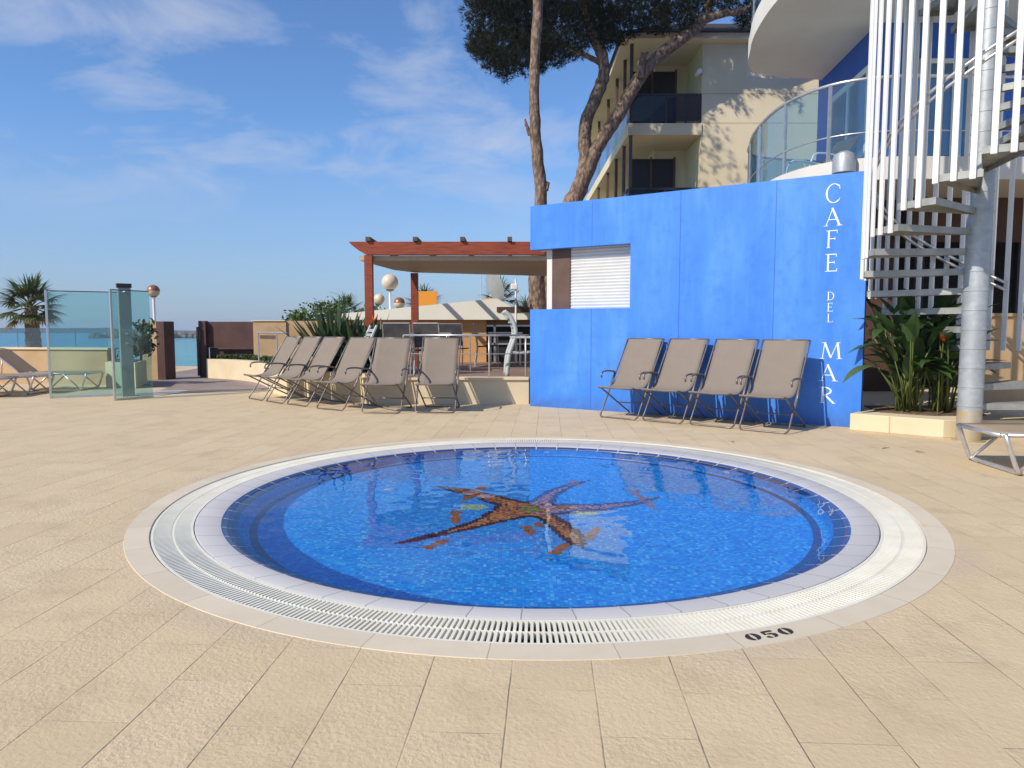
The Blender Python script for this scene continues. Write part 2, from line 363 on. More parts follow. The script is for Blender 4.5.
# ------------------------------------------------------------------ camera, world, sun
H = 1.2
PITCH = math.atan(55/700)
cam = bpy.data.cameras.new('camera'); co = bpy.data.objects.new('camera', cam); COL.objects.link(co); sc.camera = co
cam.sensor_width = 36; cam.lens = 700/1024*36; cam.clip_end = 20000; cam.clip_start = .05
co.location = (0,0,H); co.rotation_euler = (PI/2-PITCH, 0, 0)

SUN_EL, SUN_AZ = R(38), R(39)          # azimuth: degrees behind due left
sd = Vector((-math.cos(SUN_AZ)*math.cos(SUN_EL), -math.sin(SUN_AZ)*math.cos(SUN_EL), math.sin(SUN_EL)))
sl = bpy.data.lights.new('sun', 'SUN'); so = bpy.data.objects.new('sun', sl); COL.objects.link(so)
sl.energy = 4.4; sl.angle = R(.5); sl.color = (1,.925,.80); so.rotation_euler = sd.to_track_quat('Z','Y').to_euler(); so.location = (-20,-10,20)
try: sl.cycles.is_caustics_light = True
except Exception: pass
w = bpy.data.worlds.new('World'); sc.world = w; w.use_nodes = True
t = NT(w); bg = t.n['Background']
sky = t.new('ShaderNodeTexSky', sky_type='NISHITA'); sky.sun_disc = False; sky.sun_elevation = SUN_EL
sky.sun_rotation = math.atan2(sd.x, sd.y); sky.altitude = 10; sky.air_density = 1.0; sky.dust_density = .25; sky.ozone_density = 3.0
tc = t.new('ShaderNodeTexCoord'); D = tc.outputs['Generated']; sx = t.sep(D)
zz = t.math('ADD', t.math('MAXIMUM', sx[2], 0), .22)
pv = t.new('ShaderNodeCombineXYZ'); t.link(t.math('DIVIDE', sx[0], zz), pv.inputs[0]); t.link(t.math('DIVIDE', sx[1], zz), pv.inputs[1])
mp = t.new('ShaderNodeMapping'); mp.inputs['Location'].default_value = (3.1,1.3,0); mp.inputs['Rotation'].default_value = (0,0,R(25)); mp.inputs['Scale'].default_value = (2.3,2.7,1); t.link(pv.outputs[0], mp.inputs[0])
n1 = t.noise(mp.outputs[0], 1.1, 8, .62, .5); n2 = t.noise(mp.outputs[0], .45, 3, .5)
cl = t.ramp(t.math('ADD', t.math('MULTIPLY', n1, .65), t.math('MULTIPLY', n2, .5)), [(.54,(0,)*3),(.72,(.66,)*3)])
side = t.ramp(sx[0], [(.0,(1,)*3),(.28,(0,)*3)])
low = t.ramp(sx[2], [(.12,(0,)*3),(.24,(1,)*3)])
cm = t.math('MULTIPLY', t.math('MULTIPLY', cl, side), low)
tinted = t.mix(1.0, sky.outputs[0], (.74,.97,1.24), 'MULTIPLY')
hz_ = t.ramp(sx[2], [(0,(.72,)*3),(.07,(.5,)*3),(.25,(0,)*3)])      # sea haze low in the sky
tinted = t.mix(hz_, tinted, (2.15,2.75,3.95))
skyc = t.mix(cm, tinted, (4.6,4.9,5.8))
t.link(skyc, bg.inputs['Color']); bg.inputs['Strength'].default_value = .125
sc.view_settings.view_transform = 'Standard'; sc.view_settings.look = 'None'; sc.view_settings.exposure = .11; sc.view_settings.gamma = 1
sc.view_settings.use_curve_mapping = False
sc.cycles.use_denoising = True
sc.cycles.max_bounces = 10; sc.cycles.transparent_max_bounces = 24; sc.cycles.sample_clamp_indirect = 6; sc.cycles.caustics_refractive = True; sc.cycles.caustics_reflective = False
sc.cycles.blur_glossy = .3

# ------------------------------------------------------------------ ground, sea, far land
PC = Vector((.15, 5.1, 0))
def structure(o): o['kind'] = 'structure'; return o
mb = MB(); mb.add([(-5000,-60,-2.6),(5000,-60,-2.6),(5000,7000,-2.6),(-5000,7000,-2.6)], [(0,1,2,3)]); structure(mb.build('sea', M['sea']))
mb = MB(); mb.prism([(-7,22),(-9,60),(-4,140),(160,140),(160,22)], -3.2, -.25); structure(mb.build('ground', M['sand']))
# pool deck: one sheet with the round opening
N = 160; inner = []; outer = []
x0,x1,y0,y1 = -22-PC.x, 24-PC.x, -12-PC.y, 22.6-PC.y
for i in range(N):
    a = 2*PI*i/N; c_, s_ = math.cos(a), math.sin(a)
    k = min((x1/c_ if c_ > 1e-9 else x0/c_ if c_ < -1e-9 else 1e9), (y1/s_ if s_ > 1e-9 else y0/s_ if s_ < -1e-9 else 1e9))
    inner.append((PC.x+2.62*c_, PC.y+2.62*s_, 0)); outer.append((PC.x+k*c_, PC.y+k*s_, 0))
corners = [(PC.x+x, PC.y+y, 0) for x, y in ((x0,y0),(x1,y0),(x1,y1),(x0,y1))]
mb = MB(); mb.add(inner+outer, [(i, N+i, N+(i+1)%N, (i+1)%N) for i in range(N)])
for cx, cy, _ in corners:            # fill the four cut corners
    a = math.atan2(cy-PC.y, cx-PC.x) % (2*PI); i = int(a/(2*PI)*N); p, q = outer[i], outer[(i+1)%N]
    mb.add([p, (cx,cy,0), q], [(0,1,2)])
structure(mb.build('pool_deck', M['deck']))
# darker paved path to the beach gate
mb = MB(); mb.add([(-6.75,12.75,.004),(-4.75,13.6,.004),(-3.2,13.2,.004),(-4.3,15.4,.004),(-5.6,17.6,.004),(-7.6,17.6,.004),(-7.3,22.5,.004),(-9.7,22.5,.004),(-9.2,17.2,.004),(-8.4,15.2,.004),(-7.0,14.2,.004)], [tuple(range(11))]); structure(mb.build('path', M['paver']))

# breakwater and far shore
mb = MB(); r2 = random.Random(3)
for i in range(90):
    x = -150+ r2.uniform(-30,30); hgt = 2.4*(1-abs(x+155)/45)*r2.uniform(.5,1.1)
    mb.sphere((x, 300+r2.uniform(-5,5), -2.6+hgt*.4), r2.uniform(1.3,2.8), 6, 4, .8)
tag(mb.build('breakwater', M['rock']), 'low breakwater of grey boulders out in the sea beyond the gate opening', 'breakwater')
mb = MB(); 
prof = [(-780,0)]; x = -780
while x < -335:
    x += 9; prof.append((x, (1.0+2.6*min(1,(-335-x)/90))*r2.uniform(.75,1.15)))
prof.append((-330,0)); n = len(prof)
mb.add([(px,720,-2.6+pz) for px,pz in prof]+[(px,790,-2.6+pz*1.3) for px,pz in prof]+[(px,660,-2.7) for px,pz in prof], [(i,i+1,n+i+1,n+i) for i in range(n-1)]+[(2*n+i,2*n+i+1,i+1,i) for i in range(n-1)])
structure(mb.build('hills', M['far_green']))

# ------------------------------------------------------------------ the pool
pool = thing('swimming_pool', 'round blue mosaic paddling pool with a starfish on its floor and a white overflow grating', 'swimming pool', PC)
WZ = -.034; FZ = -.315
mb = MB(); mb.lathe([(2.03,-.078),(2.025,-.12),(2.02,-.28),(2.005,-.315),(1.97,FZ)], 128); mb.build('basin_wall', M['mosaic'], pool, True)
mb = MB(); mb.add([(1.97*math.cos(2*PI*i/128),1.97*math.sin(2*PI*i/128),FZ) for i in range(128)], [tuple(range(128))]); mb.build('basin_floor', M['mosaic'], pool)
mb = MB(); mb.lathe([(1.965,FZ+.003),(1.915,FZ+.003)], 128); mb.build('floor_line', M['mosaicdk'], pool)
mb = MB(); mb.lathe([(2.03,-.085),(2.032,-.076),(2.095,-.030),(2.112,-.026),(2.125,-.024)][::-1], 160); mb.build('rim_tiles', M['rimdark'], pool, True)
mb = MB(); mb.lathe([(2.125,-.024),(2.128,-.019),(2.27,0.0),(2.277,-.004),(2.277,-.10)][::-1], 160); mb.build('coping', M['coping'], pool, auto=40)
mb = MB(); mb.lathe([(2.277,-.10),(2.515,-.10),(2.515,-.004),(2.52,.003),(2.645,.003),(2.65,-.01)][::-1], 160)
ob = mb.build('border_ring', M['border'], pool, auto=40); 
mb = MB(); mb.lathe([(2.279,-.095),(2.513,-.095)][::-1], 96); mb.build('gutter', M['channel'], pool)
# grating: rings and radial bars
mb = MB()
for ra, rb in ((2.283,2.297),(2.388,2.402),(2.497,2.511)):
    top = -.006 if 2.35 < ra < 2.45 else -.0025
    mb.lathe([(ra,-.03),(ra,top),(rb,top),(rb,-.03)], 200, close=True)
NB = 640
for i in range(NB):
    a = 2*PI*i/NB; m3 = Matrix.Rotation(a, 3, 'Z')
    for rr, ln in ((2.3425,.090),(2.4495,.094)):
        mb.box(m3 @ Vector((rr,0,-.0135)), (ln,.0125,.022), m=m3)
g = mb.build('grating', M['grate'], pool); bevel
# starfish and fish
def flat(name, pts, m, z, parent, th=.004):
    mb = MB(); mb.prism([(x-PC.x, y-PC.y) for x,y in pts], z-.002, z+th-.002); return mb.build(name, m, parent)
outline = [(0.1, 5.23), (-0.12, 5.44), (-0.36, 5.65), (-0.66, 5.74), (-0.46, 5.51), (-0.28, 5.31), (-0.12, 5.13), (-0.15, 5.01), (-0.26, 4.75), (-0.48, 4.48), (-0.73, 4.24), (-0.65, 4.24), (-0.38, 4.44), (-0.14, 4.63), (0.07, 4.79), (0.15, 4.81), (0.2, 4.74), (0.27, 4.47), (0.35, 4.24), (0.42, 4.15), (0.45, 4.18), (0.46, 4.41), (0.4, 4.66), (0.3, 4.88), (0.49, 4.93), (0.71, 4.99), (1.0, 5.17), (1.18, 5.39), (0.89, 5.24), (0.59, 5.16), (0.32, 5.18), (0.36, 5.4), (0.51, 5.7), (0.68, 5.96), (0.49, 5.85), (0.26, 5.55), (0.15, 5.29)]
mid = Vector((.13,5.02))
TS = .0205
def inside(x, y, poly):
    c_ = False; n = len(poly)
    for i in range(n):
        (x1_,y1_),(x2_,y2_) = poly[i], poly[i-1]
        if (y1_ > y) != (y2_ > y) and x < (x2_-x1_)*(y-y1_)/(y2_-y1_)+x1_: c_ = not c_
    return c_
def edge_dist(x, y, poly):
    p = Vector((x,y)); best = 9
    for i in range(len(poly)):
        a, b = Vector(poly[i-1]), Vector(poly[i]); d = b-a; t_ = max(0,min(1,(p-a).dot(d)/max(d.dot(d),1e-9))); best = min(best,(p-a-d*t_).length)
    return best
rg = random.Random(99)
def tile(mb, x, y, z):
    h_ = TS*.46; j_ = lambda: rg.uniform(-.0012,.0012); zz = z+rg.uniform(0,.0015)
    x -= PC.x; y -= PC.y
    mb.add([(x-h_+j_(),y-h_+j_(),zz),(x+h_+j_(),y-h_+j_(),zz),(x+h_+j_(),y+h_+j_(),zz),(x-h_+j_(),y+h_+j_(),zz)], [(0,1,2,3)])
def cells(poly):
    xs = [p[0] for p in poly]; ys = [p[1] for p in poly]
    for ix in range(int(min(xs)/TS)-1, int(max(xs)/TS)+2):
        for iy in range(int(min(ys)/TS)-1, int(max(ys)/TS)+2):
            x, y = ix*TS, iy*TS
            if inside(x, y, poly): yield x, y
m_star = MB(); midx = []
for x, y in cells(outline):
    d = edge_dist(x, y, outline); r0 = math.hypot(x-.13, y-5.02)
    if d < .02 and rg.random() < .12: continue
    midx.append(2 if r0 < .08+rg.uniform(-.03,.03) else 0 if d < .046+rg.uniform(-.012,.012) or rg.random() < .08 else 1)
    tile(m_star, x, y, FZ+.004)
star = m_star.build('starfish_mosaic', M['maroon'], pool); star.data.materials.append(M['rust']); star.data.materials.append(M['olive'])
for p_, k in zip(star.data.polygons, midx): p_.material_index = k
def fish(p, q, w_, m):
    L_ = max(math.hypot(q[0]-p[0], q[1]-p[1])/2,.05); a = math.atan2(q[1]-p[1], q[0]-p[0]); cx, cy = (p[0]+q[0])/2, (p[1]+q[1])/2; pts = []
    for u, v in ((1,0),(.55,.8),(0,1),(-.5,.55),(-.65,1.0),(-1,.9),(-.9,0),(-1,-.9),(-.65,-1.0),(-.5,-.55),(0,-1),(.55,-.8)):
        x, y = u*L_, v*max(w_,.040); pts.append((cx+x*math.cos(a)-y*math.sin(a), cy+x*math.sin(a)+y*math.cos(a)))
    mb = MB()
    for x, y in cells(pts):
        tile(mb, x, y, FZ+.004)
    if mb.v: mb.build('fish_mosaic', m, pool)
for p, q, w_, m in [((-0.23, 5.75), (-0.39, 5.2), 0.035, 'fishorange'), ((-0.39, 5.08), (-0.17, 5.08), 0.09, 'fishpale'), ((-0.41, 4.98), (-0.38, 4.62), 0.03, 'fishorange'), ((-0.53, 4.13), (-0.41, 4.32), 0.035, 'fishorange'), ((0.09, 4.61), (0.13, 4.4), 0.03, 'fishorange'), ((0.16, 4.69), (0.2, 4.57), 0.025, 'fishorange'), ((0.24, 4.04), (0.35, 4.26), 0.035, 'fishorange'), ((0.47, 4.31), (0.59, 4.59), 0.035, 'fishorange'), ((0.97, 5.59), (1.05, 4.99), 0.03, 'fishorange'), ((0.45, 4.91), (0.64, 4.91), 0.06, 'fishpale'), ((0.51, 5.96), (0.56, 5.7), 0.03, 'fishorange')]: fish(p, q, w_, M[m])
# white wall lights / inlets below the waterline
for a in (150, 98, 84, 30):
    mb = MB(); m3 = Matrix.Rotation(R(a), 3, 'Z'); mb.tube([m3 @ Vector((2.03,0,-.17)), m3 @ Vector((2.012,0,-.17))], .035, 16); mb.build('water_inlet', M['white'], pool)
# depth marking on the near border: 050
def digit(ch):
    if ch == '0':   # stencilled oval: two crescents
        L = [(-.04,.92),(-.22,.86),(-.36,.68),(-.40,.5),(-.36,.32),(-.22,.14),(-.04,.08),(-.10,.3),(-.13,.5),(-.10,.7)]
        return [L, [(-x,y) for x,y in L][::-1]]
    return [[(-.30,.92),(.30,.92),(.34,.78),(-.16,.78),(-.18,.52),(-.30,.50)], [(-.16,.56),(.1,.60),(.34,.46),(.36,.28),(.26,.12),(.04,.06),(.10,.2),(.13,.32),(.08,.46),(-.08,.5)], [(-.04,.06),(-.26,.10),(-.36,.24),(-.20,.30),(-.12,.18)]]
mb = MB(); base = math.atan2(2.92-PC.y-.15, .98-PC.x+.03)
for k, ch in enumerate('050'):
    a = R(-70.5)+(k-1)*.0300; rr = 2.582
    e = Vector((-math.sin(a), math.cos(a))); u = Vector((-math.cos(a), -math.sin(a)))
    for poly in digit(ch):
        pts = [Vector((math.cos(a),math.sin(a)))*rr + e*(x*.078) + u*((y-.5)*.066) for x,y in poly]
        mb.prism([(p.x,p.y) for p in pts], .0035, .006)
mb.build('depth_marking', M['black'], pool)
# the water: a gently rippled sheet that really refracts
wm = bpy.data.materials.new('pool_water'); wm.use_nodes = True; t = NT(wm); t.n.remove(t.b)
gl = t.new('ShaderNodeBsdfGlass'); gl.inputs['IOR'].default_value = 1.333; gl.inputs['Roughness'].default_value = 0.0; gl.inputs['Color'].default_value = (.97,.99,1,1)
P = t.coord('Object'); nz = t.noise(P, 16, 3, .5, .4)
t.link(gl.outputs[0], t.n['Material Output'].inputs['Surface'])
mb = MB(); K = 90
from mathutils import noise as mn
def ripple(x, y):
    z = .0015*mn.noise(Vector((x*3.2,y*3.2,1.7))) + .0010*mn.noise(Vector((x*8.5,y*8.5,4.2)))
    d = math.hypot(x-.62,y+.95); z += .0009*math.exp(-(d/.5)**2)*math.sin(d*34+2*mn.noise(Vector((x*3,y*3,9))))
    return z
rows = []
nr, na = 170, 420
vs = [(0,0,ripple(0,0))]
for i in range(1, nr+1):
    rr = 2.0905*i/nr
    for j in range(na):
        a = 2*PI*j/na; x, y = rr*math.cos(a), rr*math.sin(a); vs.append((x,y,ripple(x,y)*min(1,(2.0905-rr)/.1)))
fs = [(0,1+j,1+(j+1)%na) for j in range(na)]
for i in range(nr-1):
    for j in range(na):
        a = 1+i*na; fs.append((a+j, a+na+j, a+na+(j+1)%na, a+(j+1)%na))
mb.add(vs, fs); water = structure(mb.build('pool_water', wm, None, True, (PC.x,PC.y,WZ)))
try:
    water.cycles.is_caustics_caster = True
    for o in pool.children_recursive: o.cycles.is_caustics_receiver = True
except Exception: pass

# ------------------------------------------------------------------ the blue wall
WA = Vector((.281,10.882,0)); WDIR = math.atan2(8.443-10.882, 4.231-.281); WL = 4.642; WH = 3.07
wall = thing('blue_wall', 'tall bright blue free standing wall with the vertical white words CAFE DEL MAR', 'wall', WA, WDIR)
# local: x along the wall, y behind, z up
mb = MB()
poly = [(0,0),(WL,0),(WL,WH),(0,WH),(0,2.41),(1.64,2.41),(1.64,1.50),(0,1.50)]   # (s, z)
n = len(poly); vs = [(s,0,z) for s,z in poly]+[(s,.16,z) for s,z in poly]
mb.add(vs, [(0,1,6,7),(1,2,5,6),(2,3,4,5), (15,14,9,8),(14,13,10,9),(13,12,11,10)]+[(i,n+i,n+(i+1)%n,(i+1)%n) for i in range(n)])
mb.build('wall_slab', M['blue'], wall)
mb = MB()
for s_, z0 in ((1.039,2.41),(1.039,.02),(2.357,.02),(3.594,.02)):
    z1 = 1.50 if (s_ < 1.6 and z0 < 1) else WH-.01
    mb.box((s_, -.0005, (z0+z1)/2), (.007,.004,z1-z0))
mb.build('panel_joint', mat('joint_blue', (.03,.12,.48), .6), wall)
# letters: serif capitals as thick and thin strokes, (x, z) in a unit box, baseline 0
def stroke(p, q, w0, w1=None):
    w1 = w0 if w1 is None else w1; d = Vector((q[0]-p[0], q[1]-p[1])).normalized(); nn = Vector((-d.y, d.x))
    P0, Q0 = Vector(p), Vector(q); return [P0+nn*w0/2, P0-nn*w0/2, Q0-nn*w1/2, Q0+nn*w1/2]
def serif(x, z, w=.22, t_=.028): return [Vector((x-w/2,z)), Vector((x+w/2,z)), Vector((x+w/2,z+t_)), Vector((x-w/2,z+t_))]
def arc(cx, cz, rx, rz, a0, a1, thick, thin, n=18):
    out = []
    for i in range(n):
        q = []
        for k in (i, i+1):
            a = R(a0+(a1-a0)*k/n); w_ = thin+(thick-thin)*abs(math.cos(a))**1.3
            q += [Vector((cx+rx*math.cos(a), cz+rz*math.sin(a))), Vector((cx+(rx-w_)*math.cos(a), cz+(rz-min(w_,thin*1.6))*math.sin(a)))]
        out.append([q[0], q[1], q[3], q[2]])
    return out
TK, TN = .10, .035
GL = {
 'C': arc(.48,.5,.44,.52,48,312,TK,TN)+[stroke((.76,.93),(.80,.70),.035), stroke((.76,.10),(.81,.24),.03)],
 'A': [stroke((.12,0),(.43,1.0),TN), stroke((.41,1.02),(.80,0),TK), stroke((.22,.36),(.64,.36),.04), serif(.12,0), serif(.80,0,.3)],
 'F': [stroke((.25,0),(.25,1),TK), stroke((.2,.98),(.74,.98),.045), stroke((.25,.52),(.62,.52),.045), serif(.25,0), stroke((.74,1),(.74,.84),.035), stroke((.62,.6),(.62,.44),.03), serif(.2,.965,.2)],
 'E': [stroke((.25,0),(.25,1),TK), stroke((.2,.98),(.72,.98),.045), stroke((.25,.52),(.62,.52),.045), stroke((.2,.022),(.76,.022),.045), stroke((.72,1),(.72,.84),.035), stroke((.62,.6),(.62,.44),.03), stroke((.76,0),(.78,.17),.035), serif(.18,.965,.2), serif(.18,0,.2)],
 'D': [stroke((.22,0),(.22,1),TK), serif(.18,0,.22), serif(.18,.965,.22)]+arc(.3,.5,.52,.5,-90,90,TK,TN),
 'L': [stroke((.28,0),(.28,1),TK), stroke((.25,.022),(.78,.022),.045), stroke((.78,0),(.80,.17),.035), serif(.28,.965), serif(.2,0,.2)],
 'M': [stroke((.13,0),(.22,1),TN), stroke((.22,1),(.52,.08),TK,TK*.8), stroke((.52,.04),(.83,1),TN), stroke((.83,1),(.93,0),TK), serif(.12,0,.22), serif(.93,0,.26), serif(.16,.965,.16), serif(.88,.965,.16)],
 'R': [stroke((.22,0),(.22,1),TK), serif(.22,0), serif(.18,.965,.2), stroke((.38,.5),(.84,.0),TK,.1), serif(.86,0,.16)]+arc(.30,.745,.42,.255,-90,90,TK,.045),
}
letters = [('C',4.259,2.841,.25,.215),('A',4.263,2.557,.235,.235),('F',4.262,2.293,.235,.20),('E',4.264,2.007,.235,.20),('D',4.266,1.603,.115,.115),('E',4.263,1.466,.115,.10),('L',4.264,1.335,.115,.10),('M',4.277,.935,.225,.25),('A',4.271,.66,.225,.24),('R',4.261,.384,.225,.225)]
for ch, s_, zc, hh, ww in letters:
    mb = MB()
    for k, poly in enumerate(GL[ch]):
        pts = [Vector(p) for p in poly]; d_ = -.0035-.0004*(k%5)
        pts3 = [(s_+(p.x-.48)*ww*.86/.9, d_, zc+(p.y-.5)*hh*.9) for p in pts]
        n = len(pts3); back = [(x,.0,z) for x,y,z in pts3]
        mb.add(pts3+back, [tuple(range(n)), tuple(range(n,2*n))[::-1]]+[(i,n+i,n+(i+1)%n,(i+1)%n) for i in range(n)])
    mb.build('letter', M['ltr'], wall)

# kiosk behind the wall: panels and the closed roller shutter that fill the hatch
ks = thing('bar_kiosk', 'bar kiosk behind the blue wall with its white roller shutter down', 'kiosk', WA, WDIR)
mb = MB(); mb.bb(.30,2.6,.25,1.9,0,2.95); mb.build('kiosk_body', M['offwhite'], ks)
mb = MB(); mb.bb(.20,.29,.17,1.9,1.0,2.62); mb.build('side_jamb', M['offwhite'], ks)
mb = MB(); mb.bb(.295,.60,.168,.248,1.2,2.62); bevel(mb.build('brown_panel', M['brownpost'], ks), .004)
mb = MB(); z = 1.40
while z < 2.55:
    mb.add([(.602,.20,z),(1.70,.20,z),(1.70,.185,z+.030),(.602,.185,z+.030),(1.70,.185,z+.044),(.602,.185,z+.044),(1.70,.20,z+.047),(.602,.20,z+.047)], [(0,1,2,3),(3,2,4,5),(5,4,6,7)]); z += .047
mb.build('roller_shutter', M['shutter'], ks)
mb = MB(); mb.bb(0.02,.36,.17,.6,2.42,2.56); mb.build('eaves_board', M['offwhite'], ks)

# vent pipe over the wall end
vp = thing('vent_pipe', 'short silver vent duct rising behind the top of the blue wall', 'vent', (4.55,9.8,0))
mb = MB(); mb.lathe([(.11,2.6),(.11,3.28),(.12,3.28),(.12,3.31),(.15,3.33),(.15,3.52),(.13,3.58),(.06,3.62),(.001,3.63)], 24); mb.build('duct', M['galv'], vp, auto=40)
mb = MB(); mb.lathe([(.125,3.10),(.125,3.14),(.11,3.14)], 24); mb.build('collar', M['steel'], vp)

# ------------------------------------------------------------------ deck chairs
def make_deck_chair():
    root = thing('deck_chair', '', 'deck chair')
    W2 = .285     # local: x across, y from front rail (0) back, z up; the origin is the middle of the footprint
    oy = -.36
    def P(x, u, z): return (x, u+oy, z)
    rr = .0115
    mb = MB()      # back frame: front floor rail, runs up to the top of the back
    path = [P(-W2,.73,1.06),P(-W2,.40,.575),P(-W2,.10,.14),P(-W2,.035,.045),P(-W2+.04,.0,rr),P(-.1,0,rr),P(.1,0,rr),P(W2-.04,0,rr),P(W2,.035,.045),P(W2,.10,.14),P(W2,.40,.575),P(W2,.73,1.06)]
    mb.tube(smoothpath(path,3), rr, 8); mb.tube([P(-W2,.73,1.06),P(W2,.73,1.06)], rr, 8); mb.build('back_frame', M['gunmetal'], root, True)
    w = W2-.028
    mb = MB()      # seat frame: rear floor rail, runs up to the front of the seat
    path = [P(-w,-.07,.415),P(-w,.0,.40),P(-w,.35,.215),P(-w,.70,.035),P(-w+.04,.76,rr),P(0,.77,rr),P(w-.04,.76,rr),P(w,.70,.035),P(w,.35,.215),P(w,.0,.40),P(w,-.07,.415)]
    mb.tube(smoothpath(path,3), rr, 8); mb.tube([P(-w,-.07,.415),P(w,-.07,.415)], rr, 8); mb.tube([P(-w,.42,.178),P(w,.42,.178)], .008, 6); mb.build('seat_frame', M['gunmetal'], root, True)
    for sx in (-1,1):
        mb = MB(); x = sx*(W2+.012)
        mb.tube(smoothpath([P(x,.42,.60),P(x,.30,.62),P(x,.16,.625),P(x,.08,.61),P(x,.055,.57),P(x,.065,.54)],3), .0125, 8); 
        mb.tube([P(x,.40,.60),P(x,.20,.285)], .008, 6); mb.build('armrest', M['gunmetal'], root, True)
    # sling
    prof = [(.735,1.072),(.70,1.03),(.62,.905),(.53,.755),(.45,.62),(.385,.525),(.31,.455),(.22,.415),(.10,.405),(0,.418),(-.065,.432),(-.082,.42)]
    pr = smoothpath([Vector((0,u,z)) for u,z in prof], 3); sw = .262; mb = MB(); m_ = 8; vs = []
    for k, p in enumerate(pr):
        f = k/(len(pr)-1); sag = .018*math.sin(PI*f)
        for i in range(m_+1):
            x = -sw+2*sw*i/m_; e = 1-(x/sw)**2; vs.append((x, p.y+oy+sag*e*.6, p.z-sag*e*.8))
    mb.add(vs, [(a*(m_+1)+i, a*(m_+1)+i+1, (a+1)*(m_+1)+i+1, (a+1)*(m_+1)+i) for a in range(len(pr)-1) for i in range(m_)])
    o = mb.build('sling', M['taupe'], root, True); sdf = o.modifiers.new('thick','SOLIDIFY'); sdf.thickness = .004; sdf.offset = 0
    return root
chair0 = make_deck_chair()
# front-rail centre, heading of the rail
chairs = [
 (-4.37,11.85,-47,'taupe deck chair farthest left in the curved row, next to the cream planter and path','deck chairs in front of the terrace wall'),
 (-3.88,11.36,-44,'taupe deck chair second from the left end of the curved row before the terrace','deck chairs in front of the terrace wall'),
 (-3.39,10.94,-41,'taupe deck chair third from the left, in front of the spiky dark plant','deck chairs in front of the terrace wall'),
 (-2.72,10.35,-33,'taupe deck chair turned slightly left, fourth from the left before the pergola post','deck chairs in front of the terrace wall'),
 (-1.87,9.90,-7,'taupe deck chair facing the pool, second from the right end of the terrace row','deck chairs in front of the terrace wall'),
 (-1.10,9.93,-3,'taupe deck chair facing the pool at the right end of the row below the railing','deck chairs in front of the terrace wall'),
 (1.41,9.30,-40,'taupe deck chair leftmost of the four against the blue wall, under the shutter','deck chairs against the blue wall'),
 (1.92,8.94,-41,'taupe deck chair second from the left of the four against the blue wall','deck chairs against the blue wall'),
 (2.44,8.54,-41,'taupe deck chair third from the left of the four against the blue wall','deck chairs against the blue wall'),
 (2.92,8.09,-39.5,'taupe deck chair rightmost of the four against the blue wall, beside the letters MAR','deck chairs against the blue wall')]
first = True
for x, y, a, lab, grp in chairs:
    ra = R(a); px, py = x+math.cos(ra+PI/2)*.36, y+math.sin(ra+PI/2)*.36
    if first:
        chair0.location = (px,py,.001); chair0.rotation_euler = (0,0,ra); chair0['label'] = lab; chair0['group'] = grp; first = False
    else: dup(chair0, (px,py,.001), ra, lab, grp)

# ------------------------------------------------------------------ sun loungers (aluminium, cream sling)
def make_lounger(back_up):
    root = thing('sun_lounger', '', 'sun lounger')
    # local x: foot end 0 -> head end 1.95; y across; z up
    Wy = .31; zr = .33
    mb = MB()
    for sy in (-1,1): mb.tube([(0,sy*Wy,zr),(1.25 if back_up else 1.95,sy*Wy,zr)], .019, 8)
    mb.tube([(0,-Wy,zr),(0,Wy,zr)], .019, 8); mb.tube([(1.25,-Wy,zr),(1.25,Wy,zr)], .019, 8); mb.build('bed_frame', M['alu'], root, True)
    for x0, dx in ((.02,.13),(1.72 if not back_up else 1.15,-.13)):
        mb = MB(); mb.tube(smoothpath([(x0,-Wy-.03,zr+.01),(x0+dx*.7,-Wy-.03,.08),(x0+dx,-Wy-.01,.022),(x0+dx,-.1,.02),(x0+dx,.1,.02),(x0+dx,Wy+.01,.022),(x0+dx*.7,Wy+.03,.08),(x0,Wy+.03,zr+.01)],3), .019, 8); mb.build('leg', M['alu'], root, True)
        for sy in (-1,1): mb = MB(); mb.tube([(x0+dx*.95,sy*(Wy+.02),.03),(x0+dx+.32*(1 if dx > 0 else -1),sy*(Wy+.02),zr)], .014, 8); mb.build('leg_brace', M['alu'], root, True)
    mb = MB(); vs = []; xs = [i*1.23/8+.01 for i in range(9)]
    for x in xs:
        for j in range(7): y = -Wy+.01+(2*Wy-.02)*j/6; vs.append((x,y,zr+.018-.02*(1-(y/Wy)**2)))
    mb.add(vs, [(i*7+j,i*7+j+1,(i+1)*7+j+1,(i+1)*7+j) for i in range(8) for j in range(6)]); o = mb.build('bed_sling', M['creamsling'], root, True); o.modifiers.new('t','SOLIDIFY').thickness = .006
    ang = R(40) if back_up else R(3); L_ = .74
    def B(s, y, d=0): return (1.25+s*math.cos(ang)-d*math.sin(ang), y, zr+.004+s*math.sin(ang)+d*math.cos(ang))
    mb = MB(); mb.tube(smoothpath([B(0,-Wy+.03),B(.6,-Wy+.03),B(.7,-Wy+.07),B(.74,-.1),B(.74,.1),B(.7,Wy-.07),B(.6,Wy-.03),B(0,Wy-.03)],3), .016, 8)
    if back_up:
        mb.tube([B(.45,-Wy+.04),(1.62,-Wy+.04,zr)], .012, 6); mb.tube([B(.45,Wy-.04),(1.62,Wy-.04,zr)], .012, 6); mb.tube([(1.62,-Wy+.02,zr),(1.2,-Wy+.02,zr)], .014, 6)
    mb.build('backrest_frame', M['alu'], root, True)
    mb = MB(); mb.slab([B(.02,-Wy+.045,.006),B(.70,-Wy+.045,.006),B(.70,Wy-.045,.006),B(.02,Wy-.045,.006)], .006); mb.build('backrest_sling', M['creamsling'], root)
    return root
lg = make_lounger(False); lg.location = (4.03,6.0,0); lg.rotation_euler = (0,0,R(-4))
tag(lg, 'cream sun lounger with bare aluminium legs cut off at the right edge beside the pool', 'sun lounger')
